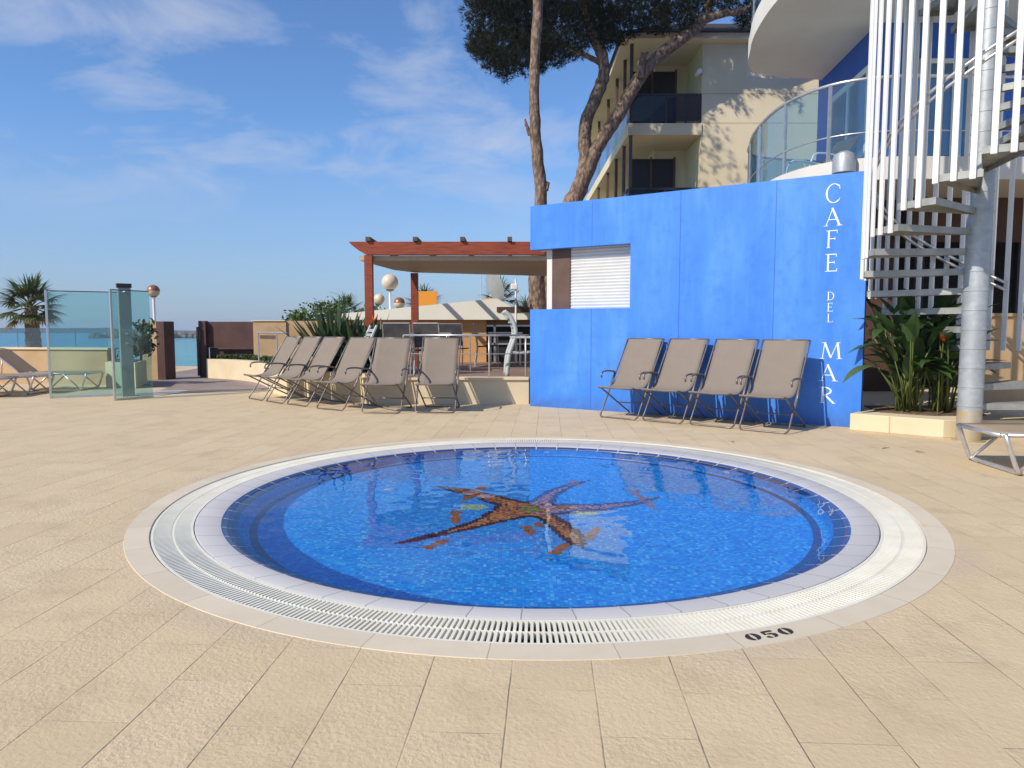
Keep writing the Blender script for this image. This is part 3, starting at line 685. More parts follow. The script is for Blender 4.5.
lb = make_lounger(True); lb.location = (-8.3,13.95,0); lb.rotation_euler = (0,0,R(185)); tag(lb, 'aluminium sun lounger with raised back, partly seen through the glass shower screen', 'sun lounger', 'sun loungers by the sea wall')
dup(lb, (-8.75,13.1,0), R(186), 'aluminium sun lounger in front of the one with the raised back at the left edge', 'sun loungers by the sea wall')
dup(lb, (-8.95,12.4,0), R(190), 'aluminium sun lounger at the left edge showing only its foot end', 'sun loungers by the sea wall')

# ------------------------------------------------------------------ outdoor shower
def screen(name, a, b, label, z1=1.865):
    a, b = Vector(a), Vector(b); L_ = (b-a).length; ang = math.atan2(b.y-a.y, b.x-a.x)
    r = thing(name, label, 'glass screen', (a.x,a.y,0), ang, 'shower screens')
    mb = MB(); mb.bb(.018,L_,-.006,.006,.03,z1-.02); mb.build('glass_pane', M['glass'], r)
    mb = MB(); mb.bb(-.018,.018,-.018,.018,0,z1); bevel(mb.build('edge_post', M['steel'], r), .004)
    mb = MB(); mb.bb(.018,L_,-.014,.014,0,.029); mb.build('bottom_channel', M['alu'], r)
    mb = MB(); mb.bb(.018,L_,-.009,.009,z1-.019,z1-.003); mb.build('top_trim', M['brownpost'], r); return r
screen('shower_screen', (-7.98,12.06), (-7.02,12.62), 'large green tinted glass shower screen in front of the sea wall')
screen('shower_screen', (-6.68,11.72), (-6.35,12.33), 'narrow green tinted glass shower screen in front of the grey shower column')
sh = thing('shower_column', 'tall grey outdoor shower column standing between the glass screens', 'shower', (-6.88,12.5,0), R(35))
mb = MB(); mb.bb(-.1,.1,-.07,.07,0,1.93); bevel(mb.build('column', M['dish'], sh), .01)
mb = MB(); mb.bb(-.115,.115,-.085,.085,1.93,2.0); mb.build('cap', M['darkmetal'], sh)
mb = MB(); mb.tube([(0,-.07,1.86),(0,-.22,1.86)], .014, 8); mb.lathe([(.001,1.875),(.05,1.86),(.055,1.84),(.001,1.84)], 16, (0,-.24,0)); mb.build('shower_head', M['steel'], sh)
for zz_ in (.95,1.12):
    mb = MB(); mb.tube([(0,-.07,zz_),(0,-.115,zz_)], .022, 12); mb.tube([(-.03,-.11,zz_),(.03,-.11,zz_)], .008, 6); mb.build('tap', M['steel'], sh)
mb = MB(); mb.bb(-8.0,-6.3,12.55,13.6,.004,.008); structure(mb.build('shower_tray_paving', noisy('wet_paving', (.52,.48,.42), (.58,.54,.48), 2, .35)))

# ------------------------------------------------------------------ sea wall, gate, walls at the left
sw_ = thing('sea_wall', 'low tan sea wall behind the sun loungers with a glass balustrade on top', 'wall')
mb = MB(); mb.prism([(-22,17.0),(-8.65,14.95),(-8.6,15.2),(-22,17.25)], 0, .76); mb.build('wall_body', M['tanwall'], sw_)
mb = MB(); mb.prism([(-22,16.96),(-8.6,14.905),(-8.55,15.24),(-22,17.29)], .76, .80); mb.build('coping', M['cream'], sw_)
for k in range(9):
    f = (k+.5)/9; x = -21.5+f*12.7; y = 17.05-(x+21.5)/12.7*1.95+.06
    mb = MB(); mb.tube([(x,y,.80),(x,y,1.22)], .012, 6); mb.build('balustrade_post', M['steel'], sw_)
mb = MB(); mb.prism([(-21.9,17.12),(-8.7,15.09),(-8.7,15.1),(-21.9,17.13)], .82, 1.22); mb.build('balustrade_glass', M['balcglass'], sw_)

pl_ = thing('shower_planter', 'pale cream square planter behind the glass shower screens', 'planter')
mb = MB(); mb.prism([(-8.35,14.35),(-7.6,14.1),(-8.1,15.5),(-8.9,15.7)], 0, .52); bevel(mb.build('planter_box', M['cream'], pl_), .01)
mb = MB(); mb.prism([(-8.28,14.45),(-7.7,14.26),(-8.17,15.4),(-8.8,15.6)], .52, .535); mb.build('soil', M['soil'], pl_)

gp = thing('gate_pillar', 'beige gate pillar with a dark brown metal edge left of the beach opening', 'pillar')
mb = MB(); mb.prism([(-8.78,16.6),(-8.37,16.55),(-8.34,16.85),(-8.74,16.9)], 0, 1.37); mb.build('pillar', M['tanwall'], gp)
mb = MB(); mb.prism([(-8.367,16.5),(-8.17,16.48),(-8.13,16.9),(-8.337,16.93)], 0, 1.38); bevel(mb.build('metal_edge', M['corten'], gp), .006)
bw = MB(); bw.prism([(-9.8,22.3),(-7.0,22.3),(-7.0,22.6),(-9.8,22.6)], 0, .32); tag(bw.build('beach_wall', M['tanwall']), 'low brown wall closing the beach end of the path in front of the sea', 'wall')

gt = thing('brown_gate', 'dark brown metal gate panel standing at the right of the beach opening', 'gate')
mb = MB(); mb.bb(-7.73,-7.55,17.3,17.46,0,1.40); bevel(mb.build('gate_post', M['corten'], gt), .008)
mb = MB(); mb.tube([(-7.72,17.24,.05),(-7.72,17.24,1.25)], .035, 10); mb.build('hinge_tube', M['darkmetal'], gt)
mb = MB(); mb.bb(-7.55,-6.42,17.42,17.47,.74,1.38); mb.build('upper_panel', M['corten'], gt)
mb = MB(); mb.bb(-7.55,-6.42,17.50,17.54,.1,.735); mb.build('lower_panel', M['corten'], gt)
mb = MB(); mb.bb(-7.3,-6.42,17.40,17.425,.70,.745); mb.build('rail', M['brownpost'], gt)
bwl = thing('boundary_wall', 'beige rendered wall running right behind the curved planter and the dark plant', 'wall')
mb = MB(); mb.bb(-6.415,-5.6,17.4,17.7,0,1.39); mb.bb(-5.6,-4.0,17.45,17.75,0,1.40); mb.build('wall_body', M['tanwall'], bwl)
mb = MB(); mb.bb(-6.43,-5.62,17.37,17.73,1.395,1.42); mb.build('coping', M['cream'], bwl)
# curved planter
cp = thing('curved_planter', 'long curved cream planter with low green ground cover behind the deck chairs', 'planter')
outp = [(-7.52,17.3),(-7.46,17.1),(-7.05,16.85),(-6.5,16.45),(-5.8,15.7),(-5.2,14.7),(-4.7,13.6),(-4.35,12.9),(-3.9,12.4),(-3.2,11.85),(-2.4,11.4)]
inp_ = [(-2.2,11.62),(-3.05,12.05),(-3.75,12.6),(-4.15,13.1),(-4.5,13.75),(-5.0,14.85),(-5.65,15.9),(-6.35,16.65),(-6.95,17.05),(-7.38,17.2),(-7.42,17.37)]
op = [(p.x,p.y) for p in smoothpath([(x,y,0) for x,y in outp],4)]; ip = [(p.x,p.y) for p in smoothpath([(x,y,0) for x,y in inp_],4)]
mb = MB()
k = len(op); ipr = ip[::-1]
for i in range(k-1):
    mb.prism([op[i],op[i+1],ipr[i+1],ipr[i]], 0, .47)
mb.build('planter_wall', M['cream'], cp)
mb = MB(); mb.add([(x,y,.43) for x,y in ip]+[(-2.2,17.37,.43)], [tuple(range(len(ip)+1))[::-1]]); mb.build('soil', M['soil'], cp)

# ------------------------------------------------------------------ foliage helpers
def leafblade(mb, base, d, L_, W_, droop=.3, n=5, fold=.25, up=None):
    """paddle / sword leaf: a folded strip along a drooping midrib"""
    d = Vector(d).normalized(); side = d.cross(Vector((0,0,1)))
    if side.length < .05: side = Vector((1,0,0))
    side.normalize(); nrm = side.cross(d); p = Vector(base); vs = []; step = L_/n
    for i in range(n+1):
        f = i/n; wv = W_*math.sin(PI*min(1,(.10+.90*f))**.85) if i < n else .002
        vs += [p+side*wv+nrm*wv*fold, p, p-side*wv+nrm*wv*fold]
        d = (d+Vector((0,0,-droop/n))).normalized(); nrm = side.cross(d); p = p+d*step
    fs = []
    for i in range(n): a = i*3; fs += [(a,a+1,a+4,a+3),(a+1,a+2,a+5,a+4)]
    mb.add(vs, fs)
def leafquad(mb, p, s, rg):
    a = Vector((rg.gauss(0,1),rg.gauss(0,1),rg.gauss(0,1))).normalized(); b = a.cross(Vector((rg.gauss(0,1),rg.gauss(0,1),rg.gauss(0,1)))).normalized()
    p = Vector(p); mb.add([p-a*s, p+b*s*.45, p+a*s, p-b*s*.45], [(0,1,2,3)])
def bush(mb, c, rad, n, s, rg):
    """leaves gathered in clumps through the volume"""
    cl = [Vector((c[0]+rg.uniform(-1,1)*rad[0]*.8, c[1]+rg.uniform(-1,1)*rad[1]*.8, c[2]+rg.uniform(-.9,1)*rad[2]*.75)) for _ in range(max(5,n//60))]
    for _ in range(n):
        q = rg.choice(cl); r_ = min(rad)*.45; leafquad(mb, (q.x+rg.gauss(0,r_*.6), q.y+rg.gauss(0,r_*.6), q.z+rg.gauss(0,r_*.5)), s*rg.uniform(.7,1.3), rg)

# ground cover in the curved planter
mb = MB(); rg = random.Random(5)
for _ in range(1500):
    f = rg.random(); i = int(f*(len(ip)*.72)); x, y = ip[len(ip)-1-i]; leafquad(mb, (x+rg.uniform(.02,.35), y+rg.uniform(.02,.35), .47+rg.uniform(-.03,.09)), .05, rg)
tag(mb.build('planter_ground_cover', M['ground_cover']), kind='stuff')

# dark sword-leaved plant behind the chairs
def spiky(name, loc, n, L_, label, seed, group=None):
    r = thing(name, label, 'plant', loc); rg = random.Random(seed); mb = MB()
    for i in range(n):
        a = rg.uniform(0,2*PI); tl = rg.uniform(.2,.95) if i > n*.3 else rg.uniform(.05,.4); L = L_*rg.uniform(.75,1.12)
        d = Vector((math.cos(a)*math.sin(tl), math.sin(a)*math.sin(tl), math.cos(tl)))
        leafblade(mb, (rg.gauss(0,.07),rg.gauss(0,.07),.0), d, L, .06*rg.uniform(.8,1.2)*L_, .22, 5, .35)
    mb.build('leaves', M['agave'], r)
    mb = MB(); mb.tube([(0,0,-.05),(0,0,.18)], [.07,.05], 8); mb.build('stem', M['palmbark'], r); return r
sw1 = spiky('sword_leaf_plant', (-3.25,12.85,.4), 95, 1.22, 'dark sword leaved plant rising behind the middle deck chairs', 11)
sw2 = spiky('sword_leaf_plant', (-2.62,12.6,.4), 60, 1.08, 'smaller dark sword leaved plant right of the tall one, near the pergola post', 12)
for par, (hx, hy, hz) in ((sw1,(.1,0,1.42)),(sw2,(.15,0,.95))):
    mb = MB(); mb.tube([(hx*.3,hy,.1),(hx*.6,hy,hz*.6),(hx,hy,hz)], .008, 5); leafblade(mb, (hx,hy,hz), (-.9,0,.35), .24, .02, .2); mb.build('flower_stalk', M['stalk'], par)
mb = MB()
for k in range(5): leafblade(mb, (.15,-.02,.93), (.5*math.cos(k),.3*math.sin(k*2),.8), .13, .02, .1)
mb.build('flower', M['flower'], sw2)

# shrubs behind the boundary wall
for (x,y,z,rx,rz,n,lab) in ((-6.0,19.0,1.62,.55,.45,800,'light green shrub over the boundary wall, leftmost beside the brown gate'),(-5.1,18.9,1.72,.7,.42,900,'light green shrub over the boundary wall behind the sword leaved plant'),(-3.75,18.9,1.66,.6,.4,700,'green shrub over the boundary wall left of the pergola post')):
    rg = random.Random(int(x*10)); r = thing('shrub', lab, 'shrub', (x,y,-.2), 0, 'shrubs behind the boundary wall')
    mb = MB(); bush(mb, (0,0,z), (rx,.5,rz), n, .06, rg); mb.build('foliage', M['hedge'], r)
    mb = MB(); mb.tube([(0,0,0),(.02,0,z)], [.05,.03], 6); mb.build('stem', M['palmbark'], r)
rg = random.Random(77); r = thing('shrub', 'dark leafy shrub in the square planter beside the gate pillar', 'shrub', (-7.95,15.0,.53))
mb = MB(); bush(mb, (0,0,.45), (.3,.35,.42), 500, .07, rg); mb.build('foliage', M['agave'], r)
mb = MB(); mb.tube([(0,0,0),(.02,0,.5)], [.03,.02], 6); mb.build('stem', M['palmbark'], r)

# ------------------------------------------------------------------ palms
def fan_palm(loc, h, cr, tr, label, seed, nf=34, group=None):
    r = thing('palm_tree', label, 'palm tree', loc, 0, group); rg = random.Random(seed)
    mb = MB(); pts = []; rs = []
    for i in range(25):
        f = i/24; pts.append((.03*math.sin(f*3),.02*math.sin(f*2),f*h)); rs.append(tr*(1.15-.75*max(0,f-.55)+(.10 if i%2 else 0)))
    mb.tube(pts, rs, 12); mb.build('trunk', M['palmbark'], r)
    mb = MB(); top = Vector((pts[-1])); md = MB()
    for k in range(nf):
        a = 2*PI*k*.382+rg.uniform(-.2,.2); el = R(80-120*(k/nf)+rg.uniform(-8,8)); dry = k > nf*.93
        tgt = md if dry else mb; L_ = cr*rg.uniform(.42,.55)
        d = Vector((math.cos(a)*math.cos(el), math.sin(a)*math.cos(el), math.sin(el)))
        tip = top+d*L_; tgt.tube([top, top+d*L_*.5+Vector((0,0,.02)), tip], [.014*cr,.012*cr,.008*cr], 4)
        side = d.cross(Vector((0,0,1))).normalized() if abs(d.z) < .98 else Vector((1,0,0)); nn = side.cross(d)
        m_ = 17
        for q in range(m_):
            b = R(-100+200*q/(m_-1)); dd = (d*math.cos(b)+side*math.sin(b)+nn*.12*math.cos(b*2)).normalized()
            leafblade(tgt, tip, dd, cr*.52*(.72+.28*math.cos(b))*rg.uniform(.9,1.08), .028*cr, .55, 3, .3)
    mb.build('fronds', M['palmleaf'], r); md.build('dry_fronds', M['palmdry'], r); return r
fan_palm((-13.15,19.2,-.6), 2.38, 1.0, .165, 'bushy fan palm with a thick shaggy trunk at the left behind the sea wall', 41)
fan_palm((-8.05,34,-.3), 2.25, 1.15, .16, 'small distant fan palm left of the pergola post', 42, 22, 'distant palms')
fan_palm((-4.35,35,-.3), 2.5, 1.3, .2, 'distant fan palm behind the orange sign under the pergola', 43, 22, 'distant palms')
fan_palm((-.55,30,-.3), 2.7, 1.1, .2, 'distant fan palm behind the satellite dish', 44, 20, 'distant palms')
fan_palm((.55,33,-.3), 2.0, 1.2, .2, 'distant fan palm low beside the pine trunk at the edge of the blue wall', 45, 20, 'distant palms')

# ------------------------------------------------------------------ lamps
def globe_lamp(loc, zc, rad, label, cap=True, group='globe lamps'):
    r = thing('globe_lamp', label, 'lamp', loc, 0, group); h = zc-loc[2]
    mb = MB(); mb.lathe([(.03,0),(.03,h-rad*1.15),(.05,h-rad*1.1),(.05,h-rad*.93),(.001,h-rad*.93)], 12); mb.build('post', M['white'], r)
    mb = MB(); mb.sphere((0,0,h), rad, 28, 16, 1, -1, .0 if cap else 1); mb.build('globe', M['globe'], r, True)
    if cap: mb = MB(); mb.sphere((0,0,h), rad*1.004, 28, 10, 1, 0, 1); mb.build('reflector_cap', M['copper'], r, True)
    mb = MB(); mb.lathe([(rad*.45,h-rad*.98),(rad*.5,h-rad*.86),(rad*.3,h-rad*.84)], 16); mb.build('collar', M['darkmetal'], r)
    return r
globe_lamp((-8.52,16.75,1.37), 2.1, .145, 'copper capped globe lamp on a white post above the gate pillar')
globe_lamp((-2.94,17.0,.4), 2.32, .2, 'large cream globe lamp on a white post just right of the red pergola post', False)
globe_lamp((-4.0,25,-.25), 2.12, .2, 'small copper capped globe lamp beyond the large one, beside the rear pergola post')
globe_lamp((-4.9,26,-.25), 2.3, .2, 'small pale globe lamp showing just right of the front pergola post', False)

# ------------------------------------------------------------------ terrace, bar and pergola
TZ = .40
mb = MB(); mb.prism([(-2.2,11.42),(.45,11.42),(3.2,10.2),(6,12),(6,18.5),(-4.6,18.5),(-3.2,13.4)], .0, TZ); structure(mb.build('terrace_floor', M['boards']))
tw = thing('terrace_wall', 'low cream wall carrying the bar terrace behind the deck chairs', 'wall')
mb = MB(); mb.bb(-2.38,.27,11.17,11.415,0,.385); mb.build('wall_body', M['cream'], tw)
mb = MB(); mb.bb(-2.4,.27,11.14,11.44,.385,.425); bevel(mb.build('coping', M['cream'], tw), .006)
rl = thing('terrace_railing', 'thin grey steel railing along the front of the bar terrace', 'railing')
mb = MB(); mb.tube([(-1.75,11.3,1.10),(.27,11.3,1.10)], .016, 8); mb.build('top_rail', M['alu'], rl, True)
mb = MB(); mb.tube([(-1.75,11.3,.80),(.27,11.3,.80)], .007, 6); mb.build('mid_rail', M['alu'], rl, True)
for x in (-1.75,-1.05,-.37,.22):
    mb = MB(); mb.tube([(x,11.3,.425),(x,11.3,1.10)], .014, 8); mb.build('post', M['alu'], rl, True)
r3 = thing('planter_railing', 'short steel railing with a brown board between the planter and the terrace', 'railing')
pts = [(-5.75,15.9),(-5.0,14.9),(-4.5,14.0)]
mb = MB(); mb.tube([(x,y,1.12) for x,y in pts], .018, 8); mb.build('top_rail', M['alu'], r3)
for x, y in pts:
    mb = MB(); mb.tube([(x,y,.4),(x,y,1.12)], .016, 8); mb.build('post', M['alu'], r3)
mb = MB(); mb.prism([(-5.7,15.86),(-5.05,14.98),(-5.02,15.0),(-5.67,15.88)], .98, 1.06); mb.build('board', M['brownpost'], r3)

pg = thing('pergola', 'red brown timber pergola with a beige lined roof over the bar terrace', 'pergola')
mb = MB(); mb.add([], [])
pr = [(-2.98,2.79),(-2.93,2.73),(-2.80,2.63),(-2.66,2.55),(.60,2.55),(.60,2.79)]
mb.add([(x,12.93,z) for x,z in pr]+[(x,13.05,z) for x,z in pr], [tuple(range(6)), tuple(range(6,12))[::-1]]+[(i,6+i,6+(i+1)%6,(i+1)%6) for i in range(6)])
bevel(mb.build('front_beam', M['wood'], pg), .006)
for x, y, zt in ((-2.63,12.99,2.547),(-2.05,14.85,2.37)):
    mb = MB(); mb.bb(x-.075,x+.075,y-.058,y+.058,TZ,zt); bevel(mb.build('post', M['wood'], pg), .006)
for x in (-2.62,-1.76,-.90,-.04):
    mb = MB(); mb.bb(x-.042,x+.042,12.88,16.1,2.795,2.87); mb.build('rafter', M['rafter'], pg)
mb = MB(); mb.add([(-2.82,13.06,2.46),(.95,13.06,2.46),(.95,16.0,2.39),(-2.05,14.95,2.39),(-2.4,14.45,2.40),(-2.82,13.06,2.545),(.95,13.06,2.545),(.95,16.0,2.54),(-2.05,14.95,2.54),(-2.4,14.45,2.54)],
    [(4,3,2,1,0),(5,6,7,8,9),(0,1,6,5),(1,2,7,6),(2,3,8,7),(3,4,9,8),(4,0,5,9)]); mb.build('roof_lining', M['soffit'], pg)

bar = thing('beach_bar_building', 'low ochre bar building with a long white roof fascia behind the terrace', 'building')
mb = MB(); mb.bb(-3.95,-.62,16.9,19.5,TZ-.3,1.42); mb.bb(-.62,3.5,17.15,19.5,TZ-.3,1.42); mb.build('wall', M['orange_wall'], bar)
mb = MB(); mb.bb(-.95,.9,17.05,17.14,TZ+.01,1.28); mb.build('glass_front', M['darkroom'], bar)
for x in (-.93,-.42,.1,.6):
    mb = MB(); mb.bb(x-.025,x+.025,17.0,17.05,TZ,1.30); mb.build('window_post', M['alu'], bar)
for zr_ in (.82,1.26): mb = MB(); mb.bb(-.95,.9,17.0,17.04,zr_,zr_+.04); mb.build('window_rail', M['alu'], bar)
rf = [(-4.05,1.42),(-3.9,1.42),(1.2,1.42),(1.2,1.56),(.2,1.60),(-.35,1.92),(-2.2,1.74),(-4.05,1.56),(-4.06,1.5)]
mb = MB(); n = len(rf); mb.add([(x,16.65,z) for x,z in rf]+[(x,20.5,z) for x,z in rf], [tuple(range(n)), tuple(range(n,2*n))[::-1]]+[(i,n+i,n+(i+1)%n,(i+1)%n) for i in range(n)]); mb.build('roof_fascia', M['roofwhite'], bar)
mb = MB(); mb.bb(-.75,-.35,18,18.5,1.75,1.99); mb.build('roof_box', M['orange_wall'], bar)
mb = MB(); mb.prism([(-.36,16.62),(.5,16.62),(.5,19),(-.36,19)], 1.605, 1.72); mb.build('upper_roof', M['corten'], bar)

ds = thing('satellite_dish', 'grey satellite dish seen side on beyond the bar roof', 'satellite dish', (-.45,17.5,1.7), R(-62))
mb = MB(); rg = random.Random(2); prof = [(.001,-.10),(.15,-.09),(.30,-.055),(.42,.0),(.43,.004),(.30,-.04),(.15,-.075),(.001,-.085)]
mb.lathe(prof, 28)
o = mb.build('dish', M['dish'], ds, auto=50); o.rotation_euler = (R(-72),0,0); o.location = (.05,0,.56)
mb = MB(); mb.tube([(0,.06,0),(0,.06,.45)], .03, 8); mb.build('mast', M['alu'], ds)
mb = MB(); mb.tube([(.05,.0,.12),(.05,.62,.42)], .014, 6); mb.tube([(.05,.60,.40),(.05,.66,.46)], .03, 8); mb.build('feed_arm', M['alu'], ds)
sn = thing('orange_sign', 'square orange sign board on a post beyond the bar roof', 'sign', (-3.0,24.4,-.25))
mb = MB(); mb.bb(-.40,.40,-.03,.03,1.75,2.75); mb.build('board', M['orangesign'], sn)
mb = MB(); mb.bb(-.26,.26,-.032,-.0305,2.05,2.2); mb.build('band', mat('sign_yellow',(.85,.45,.08),.5), sn)
mb = MB(); mb.tube([(0,.05,0),(0,.05,2.7)], .05, 8); mb.build('post', M['alu'], sn)
pm = thing('light_mast', 'thin white mast with a small lamp head beside the satellite dish', 'mast', (.09,16.4,TZ))
mb = MB(); mb.tube([(0,0,0),(0,0,1.95)], .022, 8); mb.build('post', M['white'], pm)
mb = MB(); mb.box((-.04,0,1.78), (.16,.1,.14)); bevel(mb.build('lamp_head', M['white'], pm), .02)
mb = MB(); mb.tube([(-.83,19,1.6),(-.83,19,3.3)], .012, 5); tag(mb.build('antenna', M['alu']), 'thin antenna wire standing on the bar roof', 'antenna')

# terrace furniture
def metal_chair(loc, rz, label, group='metal chairs on the bar terrace'):
    r = thing('terrace_chair', label, 'chair', loc, rz, group)
    for sx in (-1,1):
        mb = MB(); mb.tube(smoothpath([(sx*.25,-.24,.0),(sx*.25,-.23,.40),(sx*.25,-.22,.62),(sx*.25,-.15,.65),(sx*.25,.2,.65)],3), .012, 6); mb.build('arm_frame', M['alu'], r)
        mb = MB(); mb.tube(smoothpath([(sx*.23,.26,0),(sx*.23,.20,.42),(sx*.23,.28,.88)],3), .012, 6); mb.build('back_leg', M['alu'], r)
    mb = MB(); mb.slab([(-.23,-.22,.43),(.23,-.22,.43),(.23,.20,.41),(-.23,.20,.41)], .02); mb.build('seat', M['darksling'], r)
    mb = MB(); mb.slab([(-.23,.205,.48),(.23,.205,.48),(.23,.285,.90),(-.23,.285,.90)], .015); mb.build('backrest', M['darksling'], r)
    mb = MB(); mb.tube([(-.23,.28,.90),(.23,.28,.90)], .013, 6); mb.build('top_rail', M['alu'], r); return r
def metal_table(loc, label):
    r = thing('terrace_table', label, 'table', loc, 0, 'tables on the bar terrace')
    mb = MB(); mb.bb(-.38,.38,-.38,.38,.70,.73); bevel(mb.build('table_top', M['alu'], r), .008)
    for sx in (-1,1):
        for sy in (-1,1): mb = MB(); mb.tube([(sx*.33,sy*.33,0),(sx*.33,sy*.33,.70)], .018, 6); mb.build('leg', M['alu'], r)
    return r
metal_chair((-2.0,12.35,TZ), R(182), 'dark mesh terrace chair with its back turned, behind the second deck chair from the right')
metal_chair((-1.45,12.45,TZ), R(170), 'dark mesh terrace chair with its back turned, behind the rightmost terrace deck chair')
metal_chair((-1.1,13.3,TZ), R(20), 'dark mesh terrace chair facing the pool behind the table at the railing')
metal_chair((-1.55,14.4,TZ), R(80), 'dark mesh terrace chair standing sideways deep under the pergola')
metal_chair((-.55,15.2,TZ), R(95), 'dark mesh terrace chair nearest the ochre wall of the bar')
metal_table((-1.5,13.3,TZ), 'square grey terrace table close behind the right deck chairs')
metal_table((-.15,15.6,TZ), 'square grey terrace table in front of the bar glass front')
# grey resin reclining chair at the railing, in profile
rc = thing('resin_chair', 'grey slatted resin armchair standing in profile at the railing beside the blue wall', 'chair', (.12,12.0,TZ), R(4))
for sy in (-.26,.26):
    mb = MB(); mb.tube(smoothpath([(-.22,sy,0),(-.19,sy,.35),(-.10,sy,.62),(-.08,sy,.80),(-.16,sy,1.0),(-.27,sy,1.10)],4), [.035]*21, 8); mb.build('back_leg', M['greyplastic'], rc, True)
    mb = MB(); mb.tube(smoothpath([(.40,sy,0),(.38,sy,.45),(.36,sy,.62)],3), .03, 8); mb.build('front_leg', M['greyplastic'], rc, True)
    mb = MB(); mb.box((.14,sy,.66), (.56,.06,.035)); bevel(mb.build('armrest', M['greyplastic'], rc), .01)
for k in range(6):
    mb = MB(); mb.box((-.06+k*.085,0,.40+.004*k), (.06,.5,.025)); mb.build('seat_slat', M['greyplastic'], rc)
for k in range(7):
    zz_ = .55+k*.075; x_ = [-.12,-.10,-.085,-.09,-.115,-.16,-.215][k]; mb = MB(); mb.box((x_,0,zz_), (.02,.5,.05)); mb.build('back_slat', M['greyplastic'], rc)
# white folded resin chairs seen between the sword leaves and the pergola post
for k, (x, y, a) in enumerate(((-2.62,12.2,25),(-2.42,12.55,15))):
    r = thing('folding_chair', ['grey folded resin chair leaning left of the pergola post, nearer the dark plant','grey folded resin chair leaning right against the pergola post'][k], 'chair', (x,y,TZ), R(a), 'folded chairs by the pergola post')
    for sy in (-.22,.22):
        mb = MB(); mb.tube([(-.18,sy,0),(.22,sy,.86)], .024, 6); mb.build('side_frame', M['greyplastic'], r)
    for q in range(6): mb = MB(); f = .45+q*.09; mb.box((-.18+.4*f,0,.86*f), (.03,.44,.05)); mb.build('back_slat', M['greyplastic'], r)
    for sy in (-.22,.22): mb = MB(); mb.tube([(.2,sy,0),(-.02,sy,.62)], .02, 6); mb.build('front_leg', M['greyplastic'], r)

# ------------------------------------------------------------------ planter ledge with bird of paradise
lgd = thing('planter_ledge', 'low cream stone ledge at the foot of the spiral staircase holding the plants', 'planter')
mb = MB(); mb.prism([(4.02,8.27),(4.76,7.66),(12,7.72),(12,12.0),(4.36,12.0),(4.36,8.62)], 0, .2); bevel(mb.build('ledge', M['cream'], lgd), .008)
mb = MB(); mb.prism([(4.42,8.35),(4.85,8.0),(5.5,8.05),(5.6,9.0),(4.55,9.0)], .2, .215); mb.build('soil', M['soil'], lgd)
mb = MB(); mb.box((4.345,7.996,.1), (.005,.006,.198), R(-39.5)); mb.build('stone_joint', M['tanwall'], lgd)
def strelitzia(loc, n, hgt, label, seed, spread=1.0, extra=()):
    r = thing('bird_of_paradise_plant', label, 'plant', loc, 0, 'plants at the staircase'); rg = random.Random(seed)
    ms, ml, mdry = MB(), MB(), MB()
    def one(a, tilt, L, bl, bw, rise=None):
        d = Vector((math.cos(a)*math.sin(tilt), math.sin(a)*math.sin(tilt), math.cos(tilt))); b = Vector((rg.gauss(0,.06),rg.gauss(0,.06),0))
        o2 = Vector((math.cos(a),math.sin(a),0)); q = b+d*L*.55; e = q+(d+o2*.25).normalized()*L*.45
        ms.tube([b,q,e], [.012,.009,.006], 5)
        leafblade(ml, e, (o2*rg.uniform(.35,1.2)+Vector((rg.gauss(0,.35),rg.gauss(0,.35),rg.uniform(.2,1.6) if rise is None else rise))), bl, bw, rg.uniform(.3,1.0), 8, rg.uniform(.1,.45))
    for i in range(n):
        L = hgt*rg.uniform(.2,.74); one(rg.uniform(0,2*PI) if i%2 else R(rg.uniform(165,310)), (abs(rg.gauss(0,.17))+.03)*spread, L,   .47*rg.uniform(.75,1.2), .066*rg.uniform(.8,1.25))
    for e_ in extra: one(*e_)
    for i in range(14):
        a = rg.uniform(0,2*PI); leafblade(mdry, (rg.gauss(0,.08),rg.gauss(0,.08),0), (math.cos(a),math.sin(a),rg.uniform(.15,.9)), rg.uniform(.15,.4), .015, .8, 4)
    ms.build('stalks', M['stalk'], r, True); ml.build('leaves', M['strel'], r); mdry.build('dry_leaves', M['drystalk'], r); return r
strelitzia((4.76,8.4,.2), 84, 1.75, 'large bird of paradise plant on the ledge beside the end of the blue wall', 51, 1.0, ((R(190),.6,.72,.62,.08,.1),(R(250),.35,.62,.5,.08,.5),(R(290),.4,.6,.5,.075,.2)))
st2 = strelitzia((5.13,8.32,.2), 44, 1.4, 'smaller bird of paradise plant on the ledge close to the steel column', 52, .9, ((R(280),.3,.62,.42,.08,.1),))
r = thing('bird_of_paradise_flower', 'single orange bird of paradise flower between the two ledge plants', 'flower', (4.91,8.03,.2))
mb = MB(); mb.tube([(0,0,0),(-.01,-.02,.5),(.0,-.05,.86)], .007, 5); mb.build('stalk', M['stalk'], r)
mb = MB()
for k in range(5): leafblade(mb, (0,-.05,.85), (.6*math.cos(k*1.3),-.3,.8+.2*math.sin(k)), .16, .026, .1, 4)
mb.build('petals', M['flower'], r)

rg = random.Random(31)
for (x,y,a,l_) in ((3.75,6.95,.4,.10),(3.98,6.75,2.2,.08),(4.25,6.2,.1,.17),(2.35,7.35,1.1,.07)):
    mb = MB(); d = Vector((math.cos(a),math.sin(a),0)); nn = Vector((-d.y,d.x,0)); p = Vector((x,y,.009))
    mb.tube([p-d*l_*.5, p+nn*.012, p+d*l_*.5+Vector((0,0,.006))], [.003,.004,.002], 5); mb.tube([p+nn*.012, p+nn*.05+d*.03], [.003,.0015], 5)
    tag(mb.build('dry_twig', M['palmbark']), 'small dry brown twig lying on the beige deck between the pool and the ledge', 'twig', 'dry twigs on the deck')

